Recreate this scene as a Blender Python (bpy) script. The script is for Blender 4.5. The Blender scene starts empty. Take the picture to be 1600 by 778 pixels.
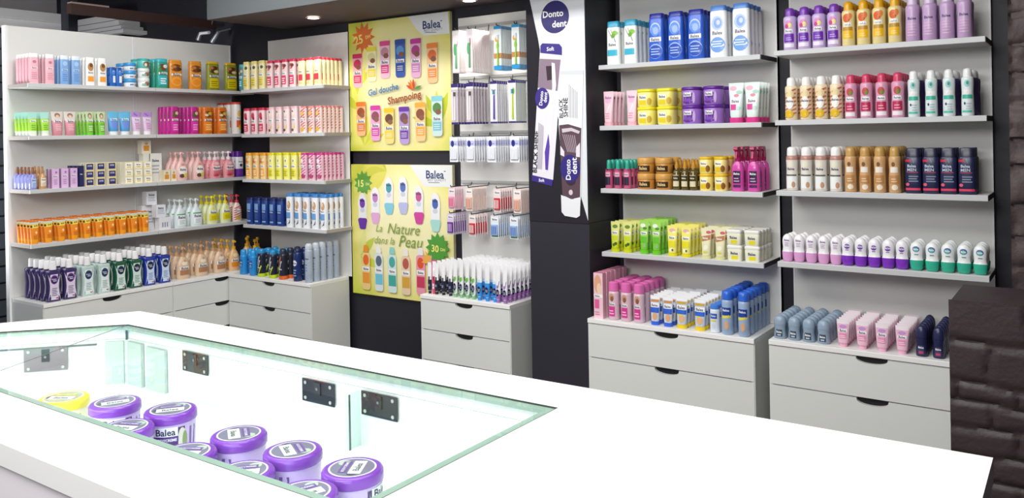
import bpy, bmesh, math, random
from mathutils import Matrix, Vector
random.seed(7)
SC = bpy.context.scene
COL = SC.collection
PI = math.pi

# ------------------------------------------------------------------ camera
cam_d = bpy.data.cameras.new('camera')
cam = bpy.data.objects.new('camera', cam_d); COL.objects.link(cam)
cr = Vector((0.82137891, 0.57010997, -0.0176442)); cu = Vector((0.0136184, 0.01132338, 0.99984315)); cf = Vector((-0.57022034, 0.82149036, -0.0015368))
cam.matrix_world = Matrix(((cr.x, cu.x, -cf.x, 0.89645), (cr.y, cu.y, -cf.y, -4.0), (cr.z, cu.z, -cf.z, 1.68457), (0, 0, 0, 1)))
cam_d.sensor_width = 36.0; cam_d.lens = 36.0 * 1307.945 / 1600.0
cam_d.shift_y = -(389.0 - 212.04) / 1600.0
cam_d.clip_start = 0.02
SC.camera = cam

# ------------------------------------------------------------------ world, lights, exposure
w = bpy.data.worlds.new('world'); SC.world = w; w.use_nodes = True
bg = w.node_tree.nodes['Background']; bg.inputs[0].default_value = (0.86, 0.90, 1.0, 1); bg.inputs[1].default_value = 0.16
SC.view_settings.view_transform = 'Standard'; SC.view_settings.look = 'None'
SC.view_settings.gamma = 1; SC.view_settings.use_curve_mapping = False
SC.view_settings.exposure = 0.25

def area(name, loc, rot, sx, sy, power, col=(1, 1, 1)):
    l = bpy.data.lights.new(name, 'AREA'); l.shape = 'RECTANGLE'; l.size = sx; l.size_y = sy; l.energy = power; l.color = col
    o = bpy.data.objects.new(name, l); COL.objects.link(o); o.location = loc; o.rotation_euler = rot
    return o
area('unseen_area_light', (-0.6, -2.75, 2.97), (0, 0, 0), 2.4, 0.7, 40, (1, 0.985, 0.96))
area('unseen_area_light', (-1.6, -1.75, 2.97), (math.radians(22), 0, 0), 4.0, 0.3, 60, (1, 0.985, 0.96))
area('unseen_area_light', (-2.9, -1.5, 2.97), (0, math.radians(28), 0), 0.3, 2.2, 15, (1, 0.985, 0.96))
area('unseen_area_light', (-0.4, -4.6, 2.6), (math.radians(64), 0, math.radians(32)), 2.5, 0.8, 58, (1, 0.99, 0.97))  # added fill light from camera left, not a ceiling panel of the shop
area('cornice_fill_light', (-5.0, -2.6, 1.1), Vector((-.35, .55, .9)).to_track_quat('-Z', 'Y').to_euler(), 0.6, 0.6, 70, (1, 1, 1))  # added uplight hidden behind the left unit to brighten the cornices

# ------------------------------------------------------------------ materials
def lin(c):
    c = c.lstrip('#'); v = [int(c[i:i+2], 16) / 255 for i in (0, 2, 4)]
    return tuple(x / 12.92 if x <= 0.04045 else ((x + 0.055) / 1.055) ** 2.4 for x in v) + (1,)
_M = {}
def mat(hexc, rough=0.35, metal=0.0, spec=0.5, noise=0.0, scale=8.0, bump=0.0, bscale=60.0):
    k = (hexc, rough, metal, spec, noise, scale, bump, bscale)
    if k in _M: return _M[k]
    m = bpy.data.materials.new('m_' + hexc.strip('#')); m.use_nodes = True; nt = m.node_tree; p = nt.nodes['Principled BSDF']
    p.inputs['Base Color'].default_value = lin(hexc); p.inputs['Roughness'].default_value = rough
    p.inputs['Metallic'].default_value = metal; p.inputs['Specular IOR Level'].default_value = spec
    if noise or bump:
        tc = nt.nodes.new('ShaderNodeTexCoord')
    if noise:
        n = nt.nodes.new('ShaderNodeTexNoise'); n.inputs['Scale'].default_value = scale; n.inputs['Detail'].default_value = 5
        r = nt.nodes.new('ShaderNodeMix'); r.data_type = 'RGBA'; b = lin(hexc)
        r.inputs[6].default_value = tuple(x * (1 - noise) for x in b[:3]) + (1,); r.inputs[7].default_value = tuple(min(1, x * (1 + noise)) for x in b[:3]) + (1,)
        nt.links.new(tc.outputs['Object'], n.inputs['Vector']); nt.links.new(n.outputs['Fac'], r.inputs[0]); nt.links.new(r.outputs[2], p.inputs['Base Color'])
    if bump:
        n2 = nt.nodes.new('ShaderNodeTexNoise'); n2.inputs['Scale'].default_value = bscale; n2.inputs['Detail'].default_value = 6
        b2 = nt.nodes.new('ShaderNodeBump'); b2.inputs['Strength'].default_value = bump; b2.inputs['Distance'].default_value = 0.01
        nt.links.new(tc.outputs['Object'], n2.inputs['Vector']); nt.links.new(n2.outputs['Fac'], b2.inputs['Height']); nt.links.new(b2.outputs[0], p.inputs['Normal'])
    _M[k] = m; return m
def emis(hexc, s):
    k = ('e', hexc, s)
    if k in _M: return _M[k]
    m = bpy.data.materials.new('lamp_' + hexc.strip('#')); m.use_nodes = True; nt = m.node_tree; nt.nodes.clear()
    e = nt.nodes.new('ShaderNodeEmission'); e.inputs[0].default_value = lin(hexc); e.inputs[1].default_value = s
    o = nt.nodes.new('ShaderNodeOutputMaterial'); nt.links.new(e.outputs[0], o.inputs[0]); _M[k] = m; return m
def clear(hexc, f=0.9, rough=0.05):
    k = ('c', hexc, f, rough)
    if k in _M: return _M[k]
    m = bpy.data.materials.new('clear_' + hexc.strip('#')); m.use_nodes = True; nt = m.node_tree; p = nt.nodes['Principled BSDF']
    p.inputs['Base Color'].default_value = lin(hexc); p.inputs['Roughness'].default_value = rough
    t = nt.nodes.new('ShaderNodeBsdfTransparent'); t.inputs[0].default_value = lin(hexc)
    mx = nt.nodes.new('ShaderNodeMixShader'); mx.inputs[0].default_value = f
    out = nt.nodes['Material Output']
    nt.links.new(p.outputs[0], mx.inputs[1]); nt.links.new(t.outputs[0], mx.inputs[2]); nt.links.new(mx.outputs[0], out.inputs[0])
    _M[k] = m; return m
def glass_pane():
    if 'gp' in _M: return _M['gp']
    m = bpy.data.materials.new('glass_pane'); m.use_nodes = True; nt = m.node_tree; nt.nodes.clear()
    t = nt.nodes.new('ShaderNodeBsdfTransparent'); t.inputs[0].default_value = (0.955, 0.985, 0.97, 1)
    g = nt.nodes.new('ShaderNodeBsdfGlossy'); g.inputs['Roughness'].default_value = 0.01
    lw = nt.nodes.new('ShaderNodeLayerWeight'); lw.inputs[0].default_value = .5
    pw = nt.nodes.new('ShaderNodeMath'); pw.operation = 'POWER'; pw.inputs[1].default_value = 5; nt.links.new(lw.outputs['Facing'], pw.inputs[0])
    fr = nt.nodes.new('ShaderNodeMath'); fr.operation = 'MULTIPLY_ADD'; fr.inputs[1].default_value = .3; fr.inputs[2].default_value = .02; nt.links.new(pw.outputs[0], fr.inputs[0])
    mx = nt.nodes.new('ShaderNodeMixShader'); o = nt.nodes.new('ShaderNodeOutputMaterial')
    nt.links.new(fr.outputs[0], mx.inputs[0]); nt.links.new(t.outputs[0], mx.inputs[1]); nt.links.new(g.outputs[0], mx.inputs[2]); nt.links.new(mx.outputs[0], o.inputs[0])
    _M['gp'] = m; return m

# ------------------------------------------------------------------ mesh collector
class MB:
    def __init__(s): s.v = []; s.f = []; s.mi = []; s.ms = []; s.sm = []
    def m(s, mt):
        if mt not in s.ms: s.ms.append(mt)
        return s.ms.index(mt)
    def poly(s, pts, mt, smooth=False):
        b = len(s.v); s.v += [tuple(p) for p in pts]; s.f.append(tuple(range(b, b + len(pts)))); s.mi.append(s.m(mt)); s.sm.append(smooth)
    def box(s, x0, x1, y0, y1, z0, z1, mt, mats=None):
        b = len(s.v); s.v += [(x, y, z) for z in (z0, z1) for y in (y0, y1) for x in (x0, x1)]
        F = dict(bot=(0, 2, 3, 1), top=(4, 5, 7, 6), front=(0, 1, 5, 4), back=(2, 6, 7, 3), left=(0, 4, 6, 2), right=(1, 3, 7, 5))
        for k, f in F.items():
            s.f.append(tuple(b + i for i in f)); s.mi.append(s.m((mats or {}).get(k, mt))); s.sm.append(False)
    def prism(s, pts, z0, z1, mt, axis='z', side=None):
        # pts: 2D ccw polygon. axis z: (x,y); axis y: (x,z) extruded z0..z1 along y
        n = len(pts); b = len(s.v)
        for t in (z0, z1):
            for p in pts: s.v.append((p[0], p[1], t) if axis == 'z' else ((p[0], t, p[1]) if axis == 'y' else (t, p[0], p[1])))
        fl = axis == 'y'
        def add(f, mt):
            s.f.append(tuple(reversed(f)) if fl else tuple(f)); s.mi.append(s.m(mt)); s.sm.append(False)
        add([b + i for i in range(n)][::-1], mt); add([b + n + i for i in range(n)], mt)
        for i in range(n):
            j = (i + 1) % n; add([b + i, b + j, b + n + j, b + n + i], side or mt)
    def tube(s, p0, p1, r, mt, seg=10, r1=None):
        p0 = Vector(p0); p1 = Vector(p1); d = (p1 - p0).normalized(); a = d.orthogonal().normalized(); c = d.cross(a); b = len(s.v); r1 = r if r1 is None else r1
        for p, rr in ((p0, r), (p1, r1)):
            for i in range(seg):
                t = 2 * PI * i / seg; s.v.append(tuple(p + (a * math.cos(t) + c * math.sin(t)) * rr))
        for i in range(seg):
            j = (i + 1) % seg; s.f.append((b + i, b + j, b + seg + j, b + seg + i)); s.mi.append(s.m(mt)); s.sm.append(True)
        s.f.append(tuple(b + i for i in range(seg))[::-1]); s.mi.append(s.m(mt)); s.sm.append(False)
        s.f.append(tuple(b + seg + i for i in range(seg))); s.mi.append(s.m(mt)); s.sm.append(False)
    def loft(s, secs, mt, seg=24, cx=0, cy=0, bands=None, capm=None):
        # secs: (z, hw, hd, n); bands: list (z0,z1,mat)
        for zb in sorted({q for bd in (bands or []) for q in bd[:2]}):     # a ring at every colour boundary
            for k in range(len(secs) - 1):
                a, c_ = secs[k], secs[k + 1]
                if a[0] + 1e-4 < zb < c_[0] - 1e-4:
                    t = (zb - a[0]) / (c_[0] - a[0]); secs = secs[:k + 1] + [tuple(a[i] + (c_[i] - a[i]) * t for i in range(4))] + secs[k + 1:]; break
        b = len(s.v); ns = len(secs)
        for z, hw, hd, n in secs:
            for i in range(seg):
                t = 2 * PI * (i + .5) / seg; c, q = math.cos(t), math.sin(t)
                s.v.append((cx + hw * math.copysign(abs(c) ** (2 / n), c), cy + hd * math.copysign(abs(q) ** (2 / n), q), z))
        for k in range(ns - 1):
            zm = (secs[k][0] + secs[k + 1][0]) / 2; mm = mt
            for bd in bands or []:
                if bd[0] <= zm <= bd[1]: mm = bd[2]
            for i in range(seg):
                j = (i + 1) % seg; s.f.append((b + k * seg + i, b + k * seg + j, b + (k + 1) * seg + j, b + (k + 1) * seg + i)); s.mi.append(s.m(mm)); s.sm.append(True)
        s.f.append(tuple(b + i for i in range(seg))[::-1]); s.mi.append(s.m(mt)); s.sm.append(False)
        s.f.append(tuple(b + (ns - 1) * seg + i for i in range(seg))); s.mi.append(s.m(capm or mt)); s.sm.append(False)
    def tris(s, vs, fs, mt):
        b = len(s.v); s.v += vs; i = s.m(mt)
        for f in fs: s.f.append(tuple(b + k for k in f)); s.mi.append(i); s.sm.append(False)
    def mesh(s, name):
        me = bpy.data.meshes.new(name); me.from_pydata(s.v, [], s.f)
        for m in s.ms: me.materials.append(m)
        me.polygons.foreach_set('material_index', s.mi); me.polygons.foreach_set('use_smooth', s.sm); me.update()
        if any(s.sm) and hasattr(me, 'set_sharp_from_angle'): me.set_sharp_from_angle(angle=math.radians(50))
        return me
    def build(s, name, parent=None, bevel=0):
        o = bpy.data.objects.new(name, s.mesh(name)); COL.objects.link(o)
        if parent: o.parent = parent
        if bevel:
            b = o.modifiers.new('bevel', 'BEVEL'); b.width = bevel; b.segments = 2; b.limit_method = 'ANGLE'
        return o

def tag(o, label=None, cat=None, group=None, kind=None):
    if label: o['label'] = label
    if cat: o['category'] = cat
    if group: o['group'] = group
    if kind: o['kind'] = kind
    return o
def thing(name, label, cat, loc=(0, 0, 0), rz=0, group=None):
    o = bpy.data.objects.new(name, None); COL.objects.link(o); o.empty_display_size = 0.02
    o.location = loc; o.rotation_euler = (0, 0, rz); return tag(o, label, cat, group)
def dup(root, loc, rz, label):
    r = root.copy(); COL.objects.link(r); r.location = loc; r.rotation_euler = (0, 0, rz); r['label'] = label
    for ch in list(root.children):
        c = ch.copy(); COL.objects.link(c); c.parent = r
        for g in ch.children:
            d = g.copy(); COL.objects.link(d); d.parent = c
    return r

# ------------------------------------------------------------------ lettering (built-in font turned into flat triangles)
_T = {}
def text2d(txt, bold=False):
    if (txt, bold) in _T: return _T[(txt, bold)]
    cu_ = bpy.data.curves.new('t', 'FONT'); cu_.body = txt; cu_.size = 1; cu_.resolution_u = 2; cu_.align_x = 'CENTER'
    if bold: cu_.offset = 0.022
    ob = bpy.data.objects.new('t', cu_); COL.objects.link(ob)
    dg = bpy.context.evaluated_depsgraph_get(); dg.update()
    me = bpy.data.meshes.new_from_object(ob.evaluated_get(dg))
    vs = [(v.co.x, v.co.y) for v in me.vertices]; fs = [tuple(p.vertices) for p in me.polygons]
    bpy.data.objects.remove(ob); bpy.data.curves.remove(cu_); bpy.data.meshes.remove(me)
    x0 = min(v[0] for v in vs); x1 = max(v[0] for v in vs); h = 0.7
    vs = [((v[0] - (x0 + x1) / 2) / h, v[1] / h - 0.5) for v in vs]     # cap height = 1, centred
    _T[(txt, bold)] = (vs, fs, (x1 - x0) / h); return _T[(txt, bold)]

# front of a lofted body: u in -1..1 across, z absolute -> point on the front skin
def front(secs, u, z, eps=0.0):
    if z <= secs[0][0]: hw, hd, n = secs[0][1:]
    else:
        hw, hd, n = secs[-1][1:]
        for a, b in zip(secs, secs[1:]):
            if a[0] <= z <= b[0]:
                t = (z - a[0]) / max(b[0] - a[0], 1e-9); hw, hd, n = (a[i] + (b[i] - a[i]) * t for i in (1, 2, 3)); break
    u = max(-0.985, min(0.985, u))
    return (u * hw, -(hd * (1 - abs(u) ** n) ** (1 / n)) - eps, z)
def patches(mb, secs, H, W, pl):
    # patch tuples use v = z/H, u = across -1..1
    e = 0.0004
    for p in pl:
        k = p[0]; e += 0.00012
        if k == 'r':
            _, u0, u1, v0, v1, c = p; n = max(1, int(abs(u1 - u0) * 6)); nz = 3 if v1 - v0 > .15 else 1; mt = mat(c)
            for i in range(n):
                for j in range(nz):
                    a, b = u0 + (u1 - u0) * i / n, u0 + (u1 - u0) * (i + 1) / n; g, h = v0 + (v1 - v0) * j / nz, v0 + (v1 - v0) * (j + 1) / nz
                    mb.poly([front(secs, a, g * H, e), front(secs, b, g * H, e), front(secs, b, h * H, e), front(secs, a, h * H, e)], mt, True)
        elif k == 'e':
            _, uc, vc, ru, rv, c = p; mt = mat(c); N = 14
            P = [(uc + ru * math.cos(2 * PI * i / N), vc + rv * math.sin(2 * PI * i / N)) for i in range(N)]
            Q = [(uc + ru * .5 * math.cos(2 * PI * i / N), vc + rv * .5 * math.sin(2 * PI * i / N)) for i in range(N)]
            for i in range(N):
                j = (i + 1) % N
                mb.poly([front(secs, *[Q[i][0], Q[i][1] * H], e), front(secs, P[i][0], P[i][1] * H, e), front(secs, P[j][0], P[j][1] * H, e), front(secs, Q[j][0], Q[j][1] * H, e)], mt, True)
                mb.poly([front(secs, uc, vc * H, e), front(secs, Q[i][0], Q[i][1] * H, e), front(secs, Q[j][0], Q[j][1] * H, e)], mt, True)
        elif k == 'p':
            _, pts, c = p; mt = mat(c)
            if len(pts) == 4:
                g = lambda a, b: tuple((1 - b) * ((1 - a) * pts[0][i] + a * pts[1][i]) + b * ((1 - a) * pts[3][i] + a * pts[2][i]) for i in (0, 1))
                n = 5 if max(q[0] for q in pts) - min(q[0] for q in pts) > .7 else 2
                for i in range(n):
                    for j in range(2): mb.poly([front(secs, q[0], q[1] * H, e) for q in (g(i / n, j / 2), g((i + 1) / n, j / 2), g((i + 1) / n, (j + 1) / 2), g(i / n, (j + 1) / 2))], mt, True)
            else: mb.poly([front(secs, a, b * H, e) for a, b in pts], mt, True)
        elif k == 't':
            _, txt, uc, vc, wu, c = p[:6]; vs, fs, tw = text2d(txt, True); s = wu * W / tw    # wu = width as fraction of W
            if len(p) > 6: s = min(s, p[6] * H)
            mb.tris([front(secs, uc + 2 * x * s / W, vc * H + y * s, e) for x, y in vs], fs, mat(c))

def widen(pl, f):     # stretch a print across the body
    o = []
    for q in pl:
        if q[0] == 'r': o.append(('r', max(-.93, q[1] * f), min(.93, q[2] * f), *q[3:]))
        elif q[0] == 'e': o.append(('e', q[1] * f, q[2], min(.9, q[3] * f), *q[4:]))
        elif q[0] == 't': o.append(('t', q[1], q[2] * f, q[3], q[4] * (1 + (f - 1) * .5), *q[5:]))
        else: o.append(q)
    return o
WH = '#f4f4f2'; NV = '#1c2450'
BR = 'Balea'
def brand(v, half=.6, hh=.045, bgc=WH, fc=NV, u=0): return [('r', u - half, u + half, v - hh, v + hh, bgc), ('t', BR, u, v, half * .82, fc)]
def lines(v0, v1, c, n=3, u0=-.45, u1=.45): return [('r', u0, u1 - .12 * (i % 2), v0 + (v1 - v0) * i / n, v0 + (v1 - v0) * (i + .4) / n, c) for i in range(n)]
def stripes(c, v0=.05, v1=.85, n=6, s=.16):
    o = []
    for i in range(n):
        v = v0 + (v1 - v0 - s) * i / (n - 1); t = .035
        for a in range(4):
            ua, ub = -.9 + .45 * a, -.45 + .45 * a
            o.append(('p', [(ua, v + s * a / 4), (ub, v + s * (a + 1) / 4), (ub, v + s * (a + 1) / 4 + t), (ua, v + s * a / 4 + t)], c))
    return o
def fruit(c1, c2, c3='#e8d9a0', v=.7):
    return [('e', -.15, v, .62, .1, c1), ('e', .3, v + .03, .38, .06, c2), ('e', -.4, v - .04, .3, .045, c3)]
# ------------------------------------------------------------------ product shapes (front faces -y, base at z = 0)
def P(root, mb, name, label=None):
    o = mb.build(name, root)
    if label: o['label'] = label
    return o
def S(h, w, d, rows, n): return [(v * h, w / 2 * a, d / 2 * b, n) for v, a, b in rows]

def sh_flat(r, w, h, c):
    d = c.get('d', .6) * w; n = c.get('n', 3.2); cv = c.get('cv', .86); t = c.get('taper', 0)
    secs = S(h, w, d, [(0, .93 + t, .86), (.025, 1 + t, 1), (.3, 1 + t * .5, 1), (.62, 1, 1), (cv - .03, 1 - t * .3, .96), (cv, .93 - t * .3, .88)], n)
    bm_ = mat(c['body'], c.get('rough', .3)); mb = MB(); mb.loft(secs, bm_, bands=[(a * h, b * h, mat(m)) for a, b, m in c.get('bands', [])]); P(r, mb, 'body')
    if c.get('pat'): mb = MB(); patches(mb, secs, h, w, widen(c['pat'], 1.28)); P(r, mb, 'printed_label')
    cw = c.get('cw', .95) - t * .3; mb = MB(); mb.loft(S(h, w, d, [(cv + .003, cw, cw * .95), (.985, cw * .98, cw * .9), (1, cw * .92, cw * .8)], n), mat(c['cap'], .3)); P(r, mb, 'cap')
def sh_tube(r, w, h, c):
    cv = c.get('cv', .1); d = w * .62
    secs = S(h, w, d, [(cv, .74, .95), (cv + .06, .8, 1), (.45, .87, .72), (.75, .95, .34), (.94, 1, .06), (1, 1, .05)], 2.4)
    mb = MB(); mb.loft(secs, mat(c['body'], .35), bands=[(a * h, b * h, mat(m)) for a, b, m in c.get('bands', [])]); P(r, mb, 'body')
    if c.get('pat'): mb = MB(); patches(mb, secs, h, w, widen(c['pat'], 1.2)); P(r, mb, 'printed_label')
    cw = c.get('cw', .74); mb = MB(); mb.loft(S(h, w, d, [(0, cw * .96, cw * 1.15), (.01, cw, cw * 1.2), (cv - .004, cw, cw * 1.2)], 2.2), mat(c['cap'], .3)); P(r, mb, 'cap')
def sh_can(r, w, h, c):
    cv = c.get('cv', .8); bw = c.get('bw', .9)
    wa = c.get('waist', 0)
    secs = S(h, w, w, [(0, .86, .86), (.02, 1, 1), (.3, 1, 1), (.5, 1 - wa, 1 - wa), (.68, 1, 1), (cv - .06, 1, 1), (cv - .02, .93, .93), (cv, .78, .78)], 2)
    mb = MB(); mb.loft(secs, mat(c['body'], .28, c.get('metal', 0)), bands=[(a * h, b * h, mat(m, .28)) for a, b, m in c.get('bands', [])]); P(r, mb, 'body')
    if c.get('pat'): mb = MB(); patches(mb, secs, h, w, c['pat']); P(r, mb, 'printed_label')
    cw = c.get('cw', .72); ct = c.get('ct', .8)
    mb = MB(); mb.loft(S(h, w, w, [(cv - .002, cw, cw), (cv + .5 * (1 - cv), cw * .98, cw * .98), (.97, cw * (1 + ct) / 2, cw * (1 + ct) / 2), (.992, cw * ct * .8, cw * ct * .8), (1, cw * ct * .5, cw * ct * .5)], 2), mat(c['cap'], .3)); P(r, mb, 'cap')
def sh_pump(r, w, h, c):
    w *= 1.1; d = w * .6; secs = S(h, w, d, [(0, .92, .86), (.025, 1, 1), (.22, 1.02, 1), (.4, .99, .97), (.5, .9, .88), (.59, .68, .74), (.65, .46, .6), (.685, .38, .56)], 2.4)
    bmt = clear(c['body'], .35) if c.get('clear') else mat(c['body'], .25)
    mb = MB(); mb.loft(secs, bmt, bands=[(a * h, b * h, mat(m)) for a, b, m in c.get('bands', [])]); P(r, mb, 'body')
    mb = MB(); patches(mb, secs, h, w, c['pat']); P(r, mb, 'printed_label')
    m = mat(c['cap'], .3); mb = MB(); R = w * .19
    mb.tube((0, 0, .675 * h), (0, 0, .78 * h), R, m, 14, R * .9); mb.tube((0, 0, .78 * h), (0, 0, .9 * h), R * .35, m, 8)
    mb.tube((0, 0, .9 * h), (0, 0, .985 * h), R * .8, m, 12, R * .65); mb.tube((0, R * .5, .95 * h), (0, -w * .3, .945 * h), R * .36, m, 8, R * .26); mb.tube((0, -w * .28, .95 * h), (0, -w * .33, .91 * h), R * .24, m, 8)
    P(r, mb, 'pump_head')
def sh_trigger(r, w, h, c):
    d = w * .7; secs = S(h, w, d, [(0, .9, .9), (.02, 1, 1), (.5, 1, 1), (.6, .86, .9), (.66, .5, .6), (.69, .4, .52)], 2.4)
    mb = MB(); mb.loft(secs, mat(c['body'], .2)); P(r, mb, 'body')
    mb = MB(); patches(mb, secs, h, w, c['pat']); P(r, mb, 'printed_label')
    m = mat(c['cap'], .3); mb = MB(); mb.tube((0, 0, .68 * h), (0, 0, .76 * h), w * .27, m, 14)
    pts = [(.38 * w, .76 * h), (.2 * w, .98 * h), (.08 * w, h), (-.42 * w, h), (-.5 * w, .97 * h), (-.5 * w, .93 * h), (-.2 * w, .9 * h), (-.16 * w, .76 * h)]
    mb.prism([(a, b) for a, b in pts][::-1], -.17 * w, .17 * w, m, axis='x'); P(r, mb, 'spray_head')
    mb = MB(); mb.prism([(-.2 * w, .9 * h), (-.3 * w, .9 * h), (-.44 * w, .74 * h), (-.36 * w, .73 * h), (-.24 * w, .8 * h)], -.08 * w, .08 * w, m, axis='x'); P(r, mb, 'trigger')
def sh_jar(r, w, h, c):
    n = c.get('n', 2); lv = c.get('lv', .68); secs = S(h, w, w * c.get('d', 1), [(0, .84, .84), (.06, .92, .92), (lv - .04, .96, .96), (lv, .92, .92)], n)
    mb = MB(); mb.loft(secs, mat(c['body'], .3)); P(r, mb, 'body')
    if c.get('pat'): mb = MB(); patches(mb, secs, h, w, c['pat']); P(r, mb, 'printed_label')
    mb = MB(); mb.loft(S(h, w, w * c.get('d', 1), [(lv + .005, .97, .97), (lv + .03, 1, 1), (.94, 1, 1), (.985, .96, .96), (1, .88, .88)], n), mat(c['cap'], .3)); P(r, mb, 'lid')
def sh_roll(r, w, h, c):
    d = w * .72; f = c.get('capv', .36)
    rows = [(0, .6, .6), (.03, .8, .8), (.12, .93, .93), (f - .02, 1, 1), (f, .98, .98), (f + .03, .9, .9), (.52, .84, .84), (.68, .93, .93), (.82, .9, .9), (.91, .72, .74), (.97, .42, .45), (1, .14, .15)]
    secs = S(h, w, d, rows, 2.2); k = [i for i, q in enumerate(rows) if q[0] <= f][-1]
    mb = MB(); mb.loft(secs[:k + 1], mat(c['cap'], .25)); P(r, mb, 'cap')
    mb = MB(); mb.loft(secs[k:], mat(c['body'], .25)); P(r, mb, 'body')
    mb = MB(); patches(mb, secs, h, w, c['pat']); P(r, mb, 'printed_label')
def sh_rollup(r, w, h, c):
    d = w * .8; secs = S(h, w, d, [(0, .86, .86), (.03, .97, 1), (.2, .95, 1), (.42, .86, .92), (.56, .94, 1), (.6, .96, 1)], 2.2)
    mb = MB(); mb.loft(secs, mat(c['body'], .3)); P(r, mb, 'body')
    mb = MB(); patches(mb, secs, h, w, c['pat']); P(r, mb, 'printed_label')
    mb = MB(); mb.loft(S(h, w, d, [(.605, .94, .98), (.75, .96, .98), (.88, .84, .86), (.96, .55, .6), (1, .2, .22)], 2.2), mat(c['cap'], .3)); P(r, mb, 'cap')
def sh_carton(r, w, h, c):
    d = w * c.get('d', .6); secs = [(0, w / 2, d / 2, 24), (h, w / 2, d / 2, 24)]
    mb = MB(); mb.box(-w / 2, w / 2, -d / 2, d / 2, 0, h, mat(c['body'], .4), {'top': mat(c.get('top', c['body'])), 'left': mat(c.get('side', c['body'])), 'right': mat(c.get('side', c['body']))}); P(r, mb, 'box_body')
    if c.get('pat'): mb = MB(); patches(mb, secs, h, w, c['pat']); P(r, mb, 'printed_label')
def sh_wash(r, w, h, c):
    d = w * .46; secs = S(h, w, d, [(0, .9, .86), (.02, .97, 1), (.12, .97, 1), (.38, .9, .95), (.6, .97, 1), (.73, .99, 1), (.755, .95, .92), (.768, .5, .7), (.78, .3, .5), (.81, .28, .5)], 5)
    mb = MB(); mb.loft(secs, mat(c['body'], .12, spec=.7), seg=28); P(r, mb, 'body')
    mb = MB()
    for i in range(8):     # waisted paper label
        v0, v1 = .05 + .62 * i / 8, .05 + .62 * (i + 1) / 8; q = lambda v: .9 - .2 * math.sin((v - .05) / .62 * PI)
        for a in range(4):
            f0, f1 = -1 + a * .5, -.5 + a * .5
            mb.poly([front(secs, f0 * q(v0), v0 * h, .0004), front(secs, f1 * q(v0), v0 * h, .0004), front(secs, f1 * q(v1), v1 * h, .0004), front(secs, f0 * q(v1), v1 * h, .0004)], mat(c['paper']), True)
    patches(mb, secs, h, w, [('e', 0, .54, .58, .115, c.get('ring', c['disc'])), ('e', 0, .535, .5, .095, c['disc']), ('t', 'Donto', -.05, .555, .34, WH), ('t', 'dent', .08, .515, .28, WH)] + lines(.15, .36, c['ink'], 5, -.42, .42) + [('r', .2, .55, .075, .1, '#b4242c')])
    P(r, mb, 'printed_label')
    mb = MB(); R = w * .25; mb.tube((0, 0, .785 * h), (0, 0, .985 * h), R, mat('#f3f3f4', .3), 16, R * .9); mb.tube((0, 0, .984 * h), (0, 0, h), R * .86, mat('#f3f3f4', .3), 16, R * .7); P(r, mb, 'cap')
def sh_paste(r, w, h, c):
    d = w * .8; secs = S(h, w, d, [(.09, .62, .9), (.14, .9, 1), (.4, 1, .8), (.8, 1.05, .3), (.95, 1.08, .07), (1, 1.08, .06)], 2.2)
    mb = MB(); mb.loft(secs, mat('#f2f2f4', .25), bands=[(a * h, b * h, mat(m)) for a, b, m in c['bands']]); P(r, mb, 'body')
    mb = MB(); patches(mb, secs, h, w, c['pat'] + [('e', 0, .28, .75, .1, '#1e2358'), ('t', 'Donto', 0, .3, .55, WH), ('t', 'dent', .05, .26, .45, WH)]); P(r, mb, 'printed_label')
    mb = MB(); mb.tube((0, 0, 0), (0, 0, .1 * h), w * .36, mat(c['cap'], .3), 14, w * .33); P(r, mb, 'cap')
def sh_oil(r, w, h, c):
    secs = S(h, w, w, [(0, .9, .9), (.03, 1, 1), (.56, 1, 1), (.64, .8, .8), (.7, .42, .42), (.73, .4, .4)], 2)
    mb = MB(); mb.loft(secs, mat(c['body'], .12, spec=.7)); P(r, mb, 'body')
    mb = MB(); patches(mb, secs, h, w, c['pat']); P(r, mb, 'printed_label')
    mb = MB(); mb.tube((0, 0, .72 * h), (0, 0, .84 * h), w * .27, mat(c['cap'], .3), 12); mb.tube((0, 0, .84 * h), (0, 0, .97 * h), w * .2, mat(c['cap'], .3), 12, w * .15)
    mb.tube((0, w * .1, .985 * h), (0, -w * .2, .985 * h), w * .13, mat(c['cap'], .3), 8); P(r, mb, 'cap')
SHAPES = dict(flat=sh_flat, tube=sh_tube, can=sh_can, pump=sh_pump, trigger=sh_trigger, jar=sh_jar, roll=sh_roll, rollup=sh_rollup, carton=sh_carton, wash=sh_wash, paste=sh_paste, oil=sh_oil)

def blk(c, v0=.12, v1=.42, ink='#ffffff'): return [('r', -.62, .62, v0, v1, c)] + lines(v0 + .05, v1 - .04, ink, 3, -.4, .4)
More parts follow.
